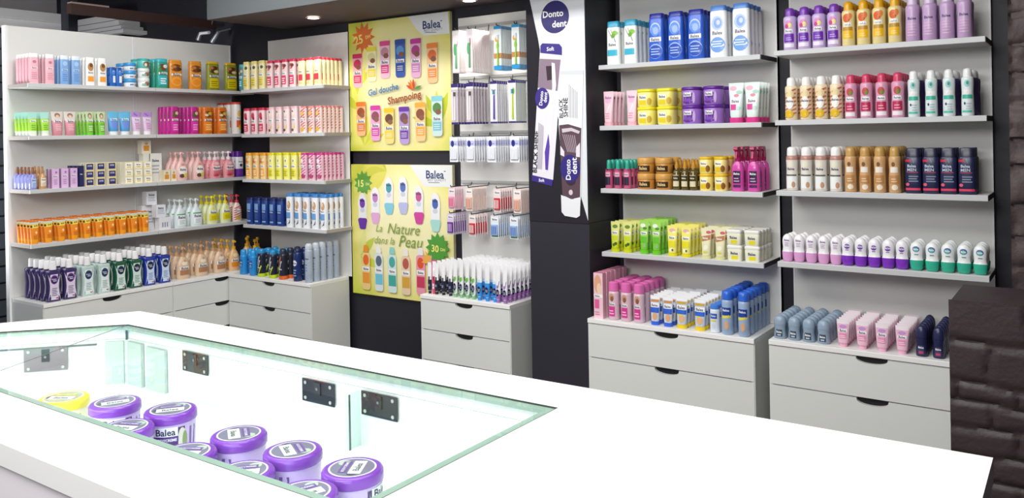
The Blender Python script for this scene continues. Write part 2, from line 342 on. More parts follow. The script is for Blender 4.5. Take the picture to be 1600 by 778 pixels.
# key: (shape, style, object name, category, description, group, stacked levels)
K = {
'pink_toner': ('flat', dict(body='#edb9c4', cap='#f3f1f1', d=.5, pat=brand(.52, .5, .035, '#f6dfe4', '#8a4b5c') + lines(.15, .4, '#d78a9c', 4) + [('e', 0, .72, .3, .05, '#c77b90')]), 'lotion_bottle', 'bottle', 'pale pink bottle with white cap, top left shelf'),
'blue_lotion': ('flat', dict(body='#7fa9dc', cap='#dfe8f2', d=.5, pat=brand(.5, .5, .035, '#bcd3ef', '#27477f') + lines(.12, .4, '#5f8ccd', 4) + [('e', 0, .72, .4, .08, '#a7c8ec')]), 'lotion_bottle', 'bottle', 'pale blue bottle with white cap, top left shelf'),
'white_lotion': ('flat', dict(body='#f0efec', cap='#f6f6f5', d=.5, taper=.05, pat=[('e', 0, .66, .5, .15, '#b98a55'), ('e', .1, .72, .3, .07, '#6b4a2e')] + brand(.46, .55, .03) + [('r', -.5, .5, .14, .33, '#f0a03a')]), 'lotion_bottle', 'bottle', 'white bottle with orange block on label'),
'blue_pouch': ('flat', dict(body='#1f63b8', cap='#1a55a5', d=.5, cv=.93, n=2.6, pat=[('e', .1, .72, .5, .12, '#3f8fe0'), ('e', .1, .8, .2, .04, '#e8a0b8')] + [('r', -.1, .6, .2, .55, '#e9eef7')]), 'cream_pouch', 'pouch', 'short royal blue pouch beside tins'),
'blue_tin_stack': ('jar', dict(body='#e9eef4', cap='#3d96d4', lv=.55, pat=[('r', -.8, .8, .1, .45, '#dfe6ee'), ('e', .5, .28, .22, .16, '#b5705c'), ('r', -.5, .1, .2, .36, '#5a86c4')]), 'cream_tin', 'tin', 'white cream tin with blue lid', None, 3),
'coconut_tub_stack': ('jar', dict(body='#eef0ee', cap='#e9ecea', lv=.6, pat=[('e', .2, .4, .5, .22, '#9a6a4c'), ('r', -.7, 0, .15, .4, '#8ab7a8')]), 'coconut_cream_jar', 'jar', 'white coconut cream jar under teal tub', None, 3),
'coconut_bottle': ('flat', dict(body='#2f9c84', cap='#45b6c0', cv=.88, pat=[('e', 0, .7, .7, .12, '#6a4630'), ('e', .3, .74, .3, .06, '#e9e4dc'), ('e', -.5, .6, .3, .08, '#3f8a3c')] + brand(.5, .6, .035) + blk('#3ab0bd', .1, .42)), 'shower_gel_bottle', 'bottle', 'green and teal coconut bottle, top left shelf'),
'cocoa_bottle': ('flat', dict(body='#dd8f2f', cap='#e29a35', cv=.93, d=.45, pat=[('e', 0, .72, .8, .13, '#71411f'), ('e', -.3, .76, .3, .05, '#c47a3a'), ('e', .35, .68, .3, .06, '#4e2a16')] + brand(.49, .6, .035) + [('e', 0, .25, .62, .16, '#f0a63c'), ('e', 0, .25, .5, .11, '#e78c22')]), 'shower_gel_bottle', 'bottle', 'orange bottle with cocoa picture, top left shelf'),
'honey_bottle': ('flat', dict(body='#8a8f2a', cap='#e6b916', cv=.93, d=.45, pat=[('e', 0, .72, .8, .13, '#54301c'), ('e', -.35, .78, .3, .05, '#b8783c'), ('e', .3, .66, .35, .05, '#e6cf9a')] + brand(.49, .6, .035) + [('r', -.6, .75, .08, .42, '#d8c417')] + lines(.14, .36, '#8f8410', 3)), 'shower_gel_bottle', 'bottle', 'yellow and dark green bottle, top left shelf'),
'lime_tube': ('tube', dict(body='#a8dc42', cap='#eef2ec', cw=.82, bands=[(.72, 1, '#a9dcd2'), (.1, .2, '#e7f2df')], pat=brand(.62, .55, .05, '#eef7ee', '#2e6b2c') + lines(.25, .5, '#5fae2a', 3)), 'face_wash_tube', 'tube', 'lime green tube with pale blue top'),
'rose_tube': ('tube', dict(body='#d58f9c', cap='#cf8493', cw=.8, bands=[(.62, 1, '#d9cfc8')], pat=[('e', 0, .84, .4, .1, '#8d6f62'), ('e', 0, .8, .25, .06, '#e4bfa6')] + brand(.6, .6, .04) + lines(.22, .5, '#f0c9d0', 4)), 'face_wash_tube', 'tube', 'dusty pink tube with woman\'s face'),
'green_face_tube': ('tube', dict(body='#86c63f', cap='#6fd03c', cw=.8, bands=[(.62, 1, '#c2d7a8')], pat=[('e', 0, .82, .42, .12, '#7b6256'), ('e', 0, .8, .27, .08, '#e2c0a8')] + brand(.6, .6, .04) + [('r', -.6, .6, .15, .48, '#67b92b')] + lines(.2, .44, '#e4f3cf', 3)), 'face_wash_tube', 'tube', 'green tube with woman\'s face, second left shelf'),
'blue_gel_tube': ('tube', dict(body='#4d9bd3', cap='#e8edf0', cw=.72, cv=.16, bands=[(.7, 1, '#63b6de')], pat=brand(.66, .55, .05, '#dceaf4', '#1d4f90') + [('r', -.5, .5, .28, .56, '#6f8fdc')]), 'face_wash_tube', 'tube', 'sky blue tube with white cap'),
'lilac_tube': ('tube', dict(body='#dcc2e2', cap='#f0ecef', cw=.72, cv=.16, bands=[(.78, 1, '#b18ad0')], pat=brand(.66, .55, .05, '#f2e8f4', '#5b3f86') + lines(.25, .56, '#c06fa0', 4) + [('p', [(-.6, .9), (.1, .8), (.2, .84), (-.5, .96)], '#8f5cb8')]), 'face_wash_tube', 'tube', 'lilac and white tube beside magenta bottles'),
'magenta_bottle': ('flat', dict(body='#c3248f', cap='#c02890', cv=.93, pat=[('e', 0, .73, .8, .13, '#6d4535'), ('e', .3, .76, .35, .06, '#d9c4b0'), ('e', -.3, .68, .3, .05, '#3f6b32')] + brand(.52, .62, .035) + [('r', -.6, .7, .1, .45, '#d93cab')] + lines(.16, .4, '#f3b8e2', 3)), 'shower_gel_bottle', 'bottle', 'magenta bottle with fruit picture, second left shelf'),
'orange_bottle': ('flat', dict(body='#d9701c', cap='#e27a22', cv=.93, pat=[('e', 0, .73, .8, .13, '#6a4a2a'), ('e', .3, .76, .35, .06, '#e0b53a'), ('e', -.3, .7, .3, .05, '#f0d9a8')] + brand(.52, .62, .035) + [('r', -.6, .7, .1, .45, '#ee8d24')] + lines(.16, .4, '#ffd9a0', 3)), 'shower_gel_bottle', 'bottle', 'orange bottle with fruit picture, second left shelf'),
'red_lid_can': ('jar', dict(body='#e6e2de', cap='#cf4a38', lv=.93, pat=[('e', .1, .62, .45, .12, '#e8c06a'), ('r', -.5, .5, .2, .42, '#e0603a'), ('e', .3, .2, .4, .09, '#f0c22e')] + brand(.5, .5, .03)), 'wipes_canister', 'canister', 'white canister with red lid, corner of second shelf'),
'lilac_serum': ('oil', dict(body='#8f92cf', cap='#8b5f4a', pat=[('r', -.7, .7, .1, .5, '#b9c7ea'), ('t', BR, 0, .42, .5, NV)] + lines(.14, .32, '#5d74b8', 3)), 'serum_bottle', 'bottle', 'small lilac serum bottle with brown cap'),
'beige_serum': ('oil', dict(body='#c89a68', cap='#b08456', pat=[('r', -.7, .7, .12, .5, '#efe3cf'), ('t', BR, 0, .42, .5, NV)] + lines(.14, .32, '#b98d54', 3)), 'serum_bottle', 'bottle', 'small beige serum bottle with gold cap'),
'lilac_carton': ('carton', dict(body='#d9b6dc', side='#b78fc0', pat=brand(.62, .7, .06, '#eddff0', '#5d3a80') + lines(.2, .5, '#b47fc0', 3) + [('e', .2, .82, .3, .06, '#a36fc0')]), 'cream_carton', 'box', 'lilac cream carton, third left shelf'),
'navy_carton': ('carton', dict(body='#1e1f4a', side='#262a60', d=1.2, pat=[('r', -.8, .8, .1, .9, '#22245a'), ('t', BR, 0, .6, .5, WH)]), 'cream_carton', 'box', 'tall navy carton beside stacked creams'),
'navy_cream_stack': ('carton', dict(body='#ead79a', side='#f3efe0', top='#f3ecd0', d=.7, pat=[('r', -.82, .82, .12, .88, '#2b2e6e'), ('r', -.5, .5, .5, .7, '#c8cbe4'), ('t', BR, 0, .6, .36, NV)]), 'cream_carton', 'box', 'cream carton with navy front', None, 3),
'yellow_cream_stack': ('carton', dict(body='#efe6bd', side='#f5f1df', top='#f4ecc8', d=.7, pat=[('r', -.8, .8, .14, .86, '#fbfaf4'), ('r', -.5, .5, .22, .4, '#e8c94c'), ('t', BR, 0, .62, .5, NV)]), 'cream_carton', 'box', 'pale yellow cream carton', None, 3),
'pink_pump': ('pump', dict(body='#eac0bc', cap='#edb7b4', pat=[('e', 0, .34, .72, .16, '#f4eee6'), ('e', -.2, .16, .4, .07, '#5d4436'), ('e', .4, .18, .32, .07, '#ecd34e'), ('t', BR, 0, .38, .5, NV)] + [('e', 0, .55, .4, .04, '#d98a8a')]), 'liquid_soap_bottle', 'pump bottle', 'pink pump bottle with cream oval label'),
'rose_pump': ('pump', dict(body='#e79aa2', cap='#f2dfe0', pat=brand(.38, .7, .07) + [('r', -.6, .6, .12, .28, '#d96f7e'), ('e', -.2, .12, .5, .05, '#b8434e'), ('e', 0, .55, .5, .05, '#f3c9cc')]), 'liquid_soap_bottle', 'pump bottle', 'rose pump bottle with white pump head'),
'purple_bottle': ('flat', dict(body='#e4e2ea', cap='#5b2488', cv=.78, cw=.85, bands=[(0, .32, '#5d2b8e')], pat=[('e', 0, .58, .55, .1, '#efeef3'), ('t', BR, 0, .6, .5, NV), ('r', -.6, .6, .1, .3, '#6c35a0'), ('e', .1, .46, .3, .06, '#2e2a45')]), 'lotion_bottle', 'bottle', 'white bottle with purple cap, third shelf corner'),
'sun_tube': ('tube', dict(body='#ee8b1c', cap='#ef9a1e', cv=.06, cw=.8, bands=[(.02, .2, '#f0a01c'), (.87, .955, '#c3dcd2'), (.955, 1, '#ea7a1a')], pat=[('r', -.8, .8, .7, .86, '#f0d75c'), ('e', .05, .79, .17, .035, '#8a7a1c'), ('e', .42, .8, .17, .035, '#8a7a1c'), ('e', -.6, .78, .2, .06, '#5a4418'), ('e', .25, .5, .22, .06, '#f9d9a8')] + lines(.22, .4, '#c35f10', 3, -.4, .5)), 'sun_cream_tube', 'tube', 'orange sun cream tube with yellow band'),
'clear_pump': ('pump', dict(body='#dbe8ea', cap='#dfe6ea', pat=[('r', -.7, .7, .08, .44, '#f2f5f5'), ('t', BR, 0, .36, .6, NV), ('r', -.8, .8, .44, .48, '#4c9a58')] + lines(.12, .28, '#9ab6c8', 3)), 'liquid_soap_bottle', 'pump bottle', 'clear pump bottle with white label'),
'yellow_pump': ('pump', dict(body='#e2e9b8', cap='#e6d81c', pat=[('r', -.75, .75, .12, .36, '#e6d91f'), ('r', -.75, .75, .36, .46, '#f6f6ea'), ('t', BR, 0, .41, .56, NV), ('e', 0, .55, .3, .04, '#e8dc4e')] + lines(.16, .3, '#b5aa10', 3)), 'liquid_soap_bottle', 'pump bottle', 'lemon yellow pump bottle'),
'stripe_pump': ('pump', dict(body='#efd9d2', cap='#d4344a', pat=stripes('#c5484a', .04, .56, 6, .1) + [('e', 0, .38, .5, .08, '#f6f0ea'), ('t', BR, 0, .38, .42, NV), ('e', -.1, .12, .5, .06, '#c9b23a')]), 'liquid_soap_bottle', 'pump bottle', 'red and white striped pump bottle'),
'purple_wash': ('wash', dict(body='#3a3062', paper='#ddd4e6', disc='#3a1f66', ring='#8a4aa8', ink='#6f5a8c'), 'mouthwash_bottle', 'bottle', 'purple mouthwash bottle with white cap', 'mouthwash bottles on the left cabinet'),
'clear_wash': ('wash', dict(body='#b9d0cc', paper='#e4efee', disc='#22345f', ink='#8aa7b0'), 'mouthwash_bottle', 'bottle', 'clear mouthwash bottle with white cap', 'mouthwash bottles on the left cabinet'),
'green_wash': ('wash', dict(body='#17553f', paper='#d6e8e2', disc='#152a4c', ink='#6f9a8c'), 'mouthwash_bottle', 'bottle', 'dark green mouthwash bottle with white cap', 'mouthwash bottles on the left cabinet'),
'blue_wash': ('wash', dict(body='#22389a', paper='#cfe0f4', disc='#17224e', ink='#6f8cc4'), 'mouthwash_bottle', 'bottle', 'blue mouthwash bottle with white cap', 'mouthwash bottles on the left cabinet'),
'beige_pump': ('pump', dict(body='#e0c3a4', cap='#c99e76', pat=[('r', -.72, .72, .12, .28, '#b07c54'), ('r', -.72, .72, .28, .38, '#f2ece2'), ('t', BR, 0, .33, .56, NV), ('e', 0, .48, .5, .06, '#f1e3d2'), ('e', .1, .56, .3, .04, '#c79a78')]), 'liquid_soap_bottle', 'pump bottle', 'beige pump bottle with brown label'),
'honey_pump': ('pump', dict(body='#e4b98a', cap='#dba62a', pat=[('r', -.72, .72, .12, .28, '#e08a24'), ('r', -.72, .72, .28, .38, '#f4efe2'), ('t', BR, 0, .33, .56, NV), ('e', 0, .5, .5, .06, '#f4dcb4')]), 'liquid_soap_bottle', 'pump bottle', 'honey pump bottle with golden pump head'),
'teal_gel': ('flat', dict(body='#3f8f92', cap='#49b0b8', cv=.9, pat=fruit('#7a4b38', '#d9c9b0') + brand(.5) + blk('#3aa1a8')), 'shower_gel_bottle', 'bottle', 'teal bottle at left end, top corner shelf'),
'vanilla_gel': ('flat', dict(body='#f1e7b6', cap='#ead98a', cv=.9, pat=fruit('#f4eed2', '#4f5a34', '#efe6c0', .74) + brand(.5) + blk('#eed96c', .1, .42, '#b09a3a')), 'shower_gel_bottle', 'bottle', 'pale yellow bottle, top corner shelf'),
'berry_gel': ('flat', dict(body='#efd3d4', cap='#d33a5c', cv=.9, pat=fruit('#b5504e', '#7b3340', '#e8c0b0', .74) + brand(.5) + blk('#dd3c68', .1, .42)), 'shower_gel_bottle', 'bottle', 'pink bottle with raspberry red cap, top corner shelf'),
'cream_gel': ('flat', dict(body='#f2e6b4', cap='#d43a4c', cv=.91, pat=[('e', -.1, .74, .4, .09, '#f7f0cf')] + brand(.52, .6, .04, '#f8f3da') + [('r', -.55, .55, .2, .42, '#d63a4e')] + lines(.08, .16, '#e8c860', 2)), 'shower_gel_bottle', 'bottle', 'cream bottle with red cap, top corner shelf'),
'cherry_gel': ('flat', dict(body='#f0d2d6', cap='#c92c4e', cv=.9, pat=[('e', 0, .7, .45, .12, '#d0405a'), ('e', .2, .6, .3, .07, '#a82440')] + brand(.48) + blk('#cf2f52', .1, .38)), 'shower_gel_bottle', 'bottle', 'pink bottle with cherry red cap, second corner shelf'),
'banana_gel': ('flat', dict(body='#f2dadc', cap='#f0c2c8', cv=.92, pat=[('p', [(-.6, .82), (.2, .66), (.5, .7), (-.3, .86)], '#4d4448'), ('e', 0, .72, .5, .07, '#f6ecd8'), ('p', [(-.4, .12), (.5, .2), (.6, .4), (.1, .22)], '#e9cf3a'), ('e', -.3, .12, .35, .05, '#5b4438')] + brand(.5)), 'shower_gel_bottle', 'bottle', 'pale pink banana bottle, second corner shelf'),
'candy_gel': ('flat', dict(body='#f3ddd6', cap='#e08f8c', cv=.93, pat=stripes('#cf4a58', .03, .9, 8, .14) + [('e', 0, .72, .4, .08, '#eec65a'), ('e', 0, .14, .5, .08, '#e6b53c')] + brand(.5, .55, .05)), 'shower_gel_bottle', 'bottle', 'red and white striped bottle, second corner shelf'),
'mango_gel': ('flat', dict(body='#f2cf92', cap='#eba52c', cv=.9, pat=fruit('#e9963a', '#f4e2b8', '#d9702c') + brand(.5) + blk('#f0a634', .1, .4)), 'shower_gel_bottle', 'bottle', 'mango orange bottle, third corner shelf'),
'lemon_gel': ('flat', dict(body='#f2ef8e', cap='#e6dc18', cv=.91, pat=[('e', 0, .72, .4, .09, '#f8f6cf'), ('e', 0, .7, .14, .05, '#4e5226')] + brand(.5) + blk('#e4dc22', .1, .4, '#8f8a10')), 'shower_gel_bottle', 'bottle', 'lemon yellow bottle, third corner shelf'),
'fuchsia_gel': ('flat', dict(body='#efc4d6', cap='#cf3c8c', cv=.92, pat=stripes('#c53a80', .03, .9, 8, .14) + [('e', .2, .14, .5, .08, '#b02a64'), ('e', -.1, .7, .4, .09, '#f4e4ea')] + brand(.5, .5, .05)), 'shower_gel_bottle', 'bottle', 'fuchsia striped bottle, third corner shelf'),
'navy_gel': ('flat', dict(body='#1d3a86', cap='#16265e', cv=.9, pat=[('r', -.5, .5, .55, .78, '#7ea6da'), ('t', BR, 0, .5, .5, '#c9dcf4'), ('r', -.5, .5, .1, .16, '#8fb4e4')] + lines(.22, .44, '#3d66b4', 4)), 'shampoo_bottle', 'bottle', 'navy blue bottle on the fourth corner shelf'),
'milk_shampoo': ('flat', dict(body='#eef1f5', cap='#3f86cc', cv=.9, taper=.04, pat=[('e', .1, .66, .45, .12, '#c99a6c'), ('e', -.1, .7, .2, .06, '#e8cdb0')] + brand(.51, .55, .03) + [('r', -.5, .5, .26, .44, '#5f9bd8'), ('p', [(-.4, .08), (.1, .12), (.55, .26), (.5, .12)], '#2c3f66')]), 'shampoo_bottle', 'bottle', 'white bottle with blue cap on the fourth corner shelf'),
'blue_spray': ('can', dict(body='#2b8fd6', cap='#2f9be0', cw=.8, cv=.78, pat=[('r', -.6, .6, .3, .6, '#1d5fae'), ('t', BR, 0, .5, .5, WH)] + lines(.34, .44, '#bfe0f8', 2)), 'deodorant_spray', 'spray can', 'bright blue spray can on the corner cabinet'),
'lime_spray': ('can', dict(body='#23283a', cap='#2a8fc8', cw=.8, cv=.84, bands=[(0, .12, '#c4dc1e')], pat=[('p', [(-.5, .2), (-.3, .2), (.5, .6), (.3, .6)], '#dfe6ea'), ('p', [(-.5, .42), (-.3, .42), (.4, .74), (.2, .74)], '#dfe6ea'), ('p', [(0, .14), (.2, .14), (.8, .4), (.6, .42)], '#c4dc1e'), ('t', BR, 0, .34, .5, WH)]), 'deodorant_spray', 'spray can', 'black can with lime base on the corner cabinet'),
'orange_spray': ('can', dict(body='#252836', cap='#2c3348', cw=.8, cv=.84, bands=[(0, .12, '#e2692a')], pat=[('p', [(-.5, .2), (-.3, .2), (.5, .6), (.3, .6)], '#dfe6ea'), ('p', [(-.5, .42), (-.3, .42), (.4, .74), (.2, .74)], '#e0702e'), ('t', BR, 0, .34, .5, WH)]), 'deodorant_spray', 'spray can', 'black can with orange base on the corner cabinet'),
'navy_spray': ('can', dict(body='#1c2f66', cap='#1a2450', cw=.86, cv=.88, pat=[('e', 0, .55, .6, .09, '#dfe7f2'), ('t', BR, 0, .55, .6, NV)] + lines(.16, .4, '#8fb0dc', 3)), 'deodorant_spray', 'spray can', 'tall navy can on the corner cabinet'),
'silver_spray': ('can', dict(body='#a9b6c8', cap='#c3ccd8', cw=.9, cv=.86, pat=[('t', BR, 0, .62, .7, '#3a4a6c')] + lines(.3, .52, '#7d8ca6', 3)), 'deodorant_spray', 'spray can', 'tall silver blue can at corner cabinet end'),
'black_paste': ('paste', dict(cap='#22242c', bands=[(.1, .45, '#25272f')], pat=[('r', -.5, .5, .45, .55, '#5a5d68')]), 'toothpaste_tube', 'tube', 'black and white toothpaste tube'),
'red_paste': ('can', dict(body='#d84a6c', cap='#f0eef0', cv=.6, cw=.8, pat=[('r', -.7, .7, .2, .4, '#f4e6ea'), ('t', BR, 0, .3, .6, NV)]), 'toothpaste_tube', 'tube', 'small red tube with white cap among black toothpastes'),
'green_paste': ('paste', dict(cap='#7dbb86', bands=[], pat=[('e', -.2, .48, .4, .07, '#5cae34'), ('e', .35, .5, .35, .06, '#7cc648'), ('r', -.6, .6, .12, .2, '#7dbb86')]), 'toothpaste_tube', 'tube', 'white toothpaste tube with green leaves'),
'blue_paste': ('paste', dict(cap='#2f8ee0', bands=[(.1, .48, '#3a95e2')], pat=[('e', 0, .52, .6, .04, '#bfe0f6')]), 'toothpaste_tube', 'tube', 'bright blue and white toothpaste tube'),
'purple_paste': ('paste', dict(cap='#9a6fb0', bands=[(.1, .24, '#a06cb4')], pat=[('e', -.1, .44, .5, .05, '#b48cc4'), ('p', [(.1, .4), (.4, .42), (.8, .62), (.5, .58)], '#6a4a8c')]), 'toothpaste_tube', 'tube', 'white and purple toothpaste tube'),
'teal_shampoo': ('flat', dict(body='#eef2f0', cap='#2f9fc0', cv=.86, taper=.04, pat=[('p', [(-.7, .8), (-.6, .8), (.05, .6), (-.05, .6)], '#5c6468'), ('p', [(-.3, .82), (-.22, .82), (.62, .48), (.55, .46)], '#5c6468'), ('e', .3, .72, .36, .06, '#86b83a'), ('e', .1, .66, .24, .05, '#6aa02e')] + brand(.46, .6, .045) + [('r', -.62, .55, .2, .34, '#3ab0cc')]), 'shampoo_bottle', 'bottle', 'white bottle with teal cap, top shelf beside pillar'),
'blue_shampoo': ('flat', dict(body='#2f5fc8', cap='#28349c', cv=.9, taper=.04, pat=[('e', 0, .67, .55, .14, '#b9cdf2'), ('e', 0, .65, .5, .13, '#5f8ce0'), ('e', .05, .64, .3, .08, '#9ab8ee'), ('e', 0, .21, .72, .16, '#9db8ee')] + brand(.46, .6, .045) + [('e', 0, .2, .72, .14, '#244ab0')] + lines(.14, .3, '#a9c2f0', 3)), 'shampoo_bottle', 'bottle', 'deep blue bottle with navy cap'),
'white_shampoo': ('flat', dict(body='#eef1f4', cap='#5b8fdc', cv=.9, taper=.05, pat=[('e', 0, .66, .55, .14, '#b4c8ea'), ('e', .05, .66, .38, .1, '#86a8e0'), ('e', .1, .67, .18, .05, '#c9d6ee')] + brand(.47, .62, .045) + [('e', 0, .24, .68, .15, '#6f9fe0')] + lines(.2, .34, '#e6eefa', 3)), 'shampoo_bottle', 'bottle', 'large white bottle with light blue cap'),
'pink_foot_tube': ('tube', dict(body='#f0c9d4', cap='#eab0bf', cw=.86, cv=.1, pat=[('e', 0, .72, .5, .07, '#e2b0cf'), ('t', BR, 0, .82, .6, '#8a4f8c'), ('p', [(-.6, .3), (-.4, .3), (.5, .6), (.3, .62)], '#f8e4ea')] + lines(.2, .4, '#d98fa6', 3)), 'hand_cream_tube', 'tube', 'pale pink tube, second shelf beside pillar'),
'yellow_tub_stack': ('jar', dict(body='#f1e67c', cap='#e8dc1e', lv=.82, n=3, pat=[('r', -.6, .3, .4, .68, '#f8f6e8'), ('t', BR, -.15, .54, .38, NV), ('r', -.6, .2, .12, .36, '#e3cc1e'), ('e', .6, .3, .25, .2, '#c9a83a')]), 'body_butter_tub', 'tub', 'yellow tub on second shelf', None, 2),
'purple_tub_stack': ('jar', dict(body='#9c6fc4', cap='#5d2590', lv=.82, pat=[('e', -.15, .4, .75, .34, '#5b2a8a'), ('r', -.6, .25, .48, .7, '#f3f1f6'), ('t', BR, -.18, .59, .36, NV), ('r', -.5, .2, .2, .36, '#7a48ac'), ('e', .5, .4, .12, .3, '#cfb4e4')]), 'body_cream_jar', 'jar', 'purple cream jar on second shelf', None, 2),
'floral_tube': ('tube', dict(body='#dbe7e4', cap='#d63a8a', cw=.9, cv=.13, pat=[('e', -.3, .86, .4, .06, '#e8a9bc'), ('e', .4, .76, .35, .05, '#9cc8b8'), ('e', .1, .68, .3, .04, '#d9808f')] + brand(.54, .6, .045) + [('r', -.6, .1, .32, .46, '#d83f90'), ('e', .4, .36, .3, .05, '#b8d6cc')]), 'hand_cream_tube', 'tube', 'pale floral tube with hot pink cap'),
'ampoule': ('can', dict(body='#c75a86', cap='#2fa58e', cv=.68, cw=.62, ct=.75, pat=[('r', -.7, .7, .12, .4, '#2a2336'), ('r', -.7, .7, .42, .56, '#e6b3c6'), ('t', BR, 0, .49, .5, NV)]), 'hair_serum_bottle', 'bottle', 'small pink serum bottle with teal cap'),
'gold_tub_stack': ('jar', dict(body='#c58a3c', cap='#d3a054', lv=.62, n=2, pat=[('r', -.75, .75, .12, .5, '#3e2c1c'), ('t', BR, 0, .34, .5, '#e6c98c')]), 'hair_mask_tub', 'tub', 'gold hair mask tub with black label', None, 2),
'oil_bottle': ('oil', dict(body='#5a4a1c', cap='#c08a2e', pat=[('r', -.75, .75, .12, .5, '#d9cfae'), ('r', -.75, .75, .3, .48, '#3a3222'), ('t', BR, 0, .4, .55, '#efe3bc')]), 'hair_oil_bottle', 'bottle', 'small brown oil bottle with gold cap'),
'honey_tub_stack': ('jar', dict(body='#f2e08a', cap='#e4b81e', lv=.84, n=2.4, pat=[('r', -.6, .4, .46, .72, '#f8f4e2'), ('t', BR, -.1, .6, .42, NV), ('r', -.6, .3, .12, .4, '#e0bd1e'), ('e', .55, .3, .3, .2, '#8a5a24')]), 'hair_mask_tub', 'tub', 'yellow hair mask tub beside magenta sprays', None, 2),
'trigger_spray': ('trigger', dict(body='#cf4fa6', cap='#a81858', pat=[('r', -.62, .62, .18, .46, '#33163c'), ('t', BR, 0, .4, .5, WH), ('r', -.62, .62, .09, .15, '#4a1c50')] + lines(.22, .34, '#c9a4cc', 2)), 'hair_spray_bottle', 'spray bottle', 'magenta trigger spray bottle'),
'olive_tube': ('tube', dict(body='#dfe08a', cap='#c8cf1c', cw=.9, cv=.13, bands=[(.13, .36, '#c9d41e')], pat=[('e', 0, .84, .5, .06, '#6b8a34')] + brand(.64, .6, .045) + [('r', -.6, .6, .38, .54, '#c4d21c'), ('e', .3, .28, .3, .05, '#35502a'), ('e', -.1, .24, .3, .05, '#47662e')]), 'hand_cream_tube', 'tube', 'yellow green olive tube, fourth shelf'),
'green_tube': ('tube', dict(body='#9fd65c', cap='#6ec52a', cw=.9, cv=.13, bands=[(.13, .34, '#78cc30')], pat=[('e', -.2, .84, .5, .06, '#e6eed8'), ('e', .2, .76, .4, .04, '#4f8a34')] + brand(.62, .6, .045) + [('r', -.6, .6, .34, .52, '#62bd28'), ('e', .2, .24, .4, .06, '#8ab87a')]), 'hand_cream_tube', 'tube', 'bright green tube, fourth shelf'),
'yellow_tube': ('tube', dict(body='#efe878', cap='#e2d814', cw=.9, cv=.1, pat=[('e', 0, .84, .5, .06, '#e0aab0'), ('e', .3, .78, .3, .04, '#f6f0b4')] + brand(.6, .6, .045) + [('r', -.65, .65, .3, .5, '#e4d91c'), ('e', 0, .2, .5, .06, '#f4f0c8'), ('e', .2, .2, .2, .04, '#5a5a2a')]), 'hand_cream_tube', 'tube', 'lemon yellow tube, fourth shelf'),
'foot_tube': ('tube', dict(body='#e6e3bc', cap='#d9d69c', cw=.9, cv=.1, pat=[('p', [(-.9, .55), (.9, .62), (.9, .78), (-.9, .72)], '#b8794e'), ('e', .4, .86, .4, .05, '#c8566c'), ('e', 0, .36, .4, .08, '#f2efd6'), ('r', -.4, .4, .18, .24, '#cfcf3a')] + [('t', BR, -.1, .67, .5, WH)]), 'hand_cream_tube', 'tube', 'cream tube with brown band, fourth shelf'),
'white_tub_stack': ('jar', dict(body='#e8e8d2', cap='#eeeee6', lv=.78, n=6, d=.6, pat=[('r', -.4, .5, .1, .34, '#e6da22'), ('t', BR, 0, .5, .5, NV)]), 'deodorant_tub', 'tub', 'pale cream square tub with yellow mark', None, 2),
'wax_carton': ('carton', dict(body='#f0c8d4', side='#e3b3c2', top='#d87f9c', d=.72, pat=[('e', -.1, .76, .8, .2, '#e0a684'), ('e', .2, .66, .5, .12, '#f0cdb2'), ('r', -.95, .95, .46, .53, '#f6f0f2'), ('t', BR, -.2, .495, .5, NV), ('r', -.8, .2, .22, .42, '#e0609c')] + lines(.08, .18, '#d07a9c', 2, -.8, .3)), 'wax_strip_carton', 'box', 'tall pink carton at cabinet\'s left end'),
'pink_spray': ('can', dict(body='#e0c2d0', cap='#e070b4', cw=.97, cv=.76, ct=.9, pat=[('e', 0, .6, .5, .1, '#c99a7c'), ('e', .1, .56, .3, .07, '#8a5a44')] + brand(.42, .6, .03) + [('r', -.6, .6, .1, .36, '#d83c94')] + lines(.16, .3, '#f8c6e2', 2)), 'shaving_foam_can', 'spray can', 'pink shaving can with pink cap'),
'blue_foot_tube': ('tube', dict(body='#cdd9ea', cap='#2d62d8', cw=.86, cv=.13, bands=[(.88, 1, '#f2f3f4')], pat=[('r', -.7, .7, .78, .86, '#c98a4a')] + [('r', -.8, .8, .6, .74, '#f0f2f4'), ('t', BR, 0, .67, .6, NV), ('r', -.8, .8, .42, .6, '#2f62cc'), ('e', .1, .3, .5, .13, '#d9a47c')]), 'foot_cream_tube', 'tube', 'white and blue foot cream tube with blue cap'),
'yellow_foot_tube': ('tube', dict(body='#c3d2e6', cap='#f0cf1c', cw=.86, cv=.13, bands=[(.88, 1, '#f2f3f4')], pat=[('r', -.7, .7, .78, .86, '#c9a03a')] + [('r', -.8, .8, .6, .74, '#f0f2f4'), ('t', BR, 0, .67, .6, NV), ('r', -.8, .8, .46, .6, '#2f62cc'), ('e', .1, .32, .5, .13, '#e0b080'), ('r', -.6, .2, .42, .46, '#e8d84a')]), 'foot_cream_tube', 'tube', 'foot cream tube with yellow cap'),
'deo_powder': ('can', dict(body='#dfe6f0', cap='#4a86dc', cw=.96, cv=.84, ct=.94, pat=[('r', -.7, .7, .5, .68, '#2f58b8'), ('t', BR, 0, .6, .5, WH), ('r', -.5, .5, .4, .46, '#e6d44a'), ('e', 0, .24, .4, .1, '#cfd9e8')]), 'foot_powder_can', 'can', 'short white can with blue lid between foot creams'),
'blue_foot_spray': ('can', dict(body='#9db4d4', cap='#3268d4', cw=.97, cv=.8, ct=.9, pat=[('r', -.8, .8, .44, .62, '#22459c'), ('t', BR, 0, .56, .6, WH), ('p', [(-.8, .36), (.8, .4), (.8, .46), (-.8, .42)], '#e8dc4e'), ('e', .1, .22, .4, .1, '#d9ab84')]), 'foot_spray_can', 'spray can', 'blue foot spray can with blue cap'),
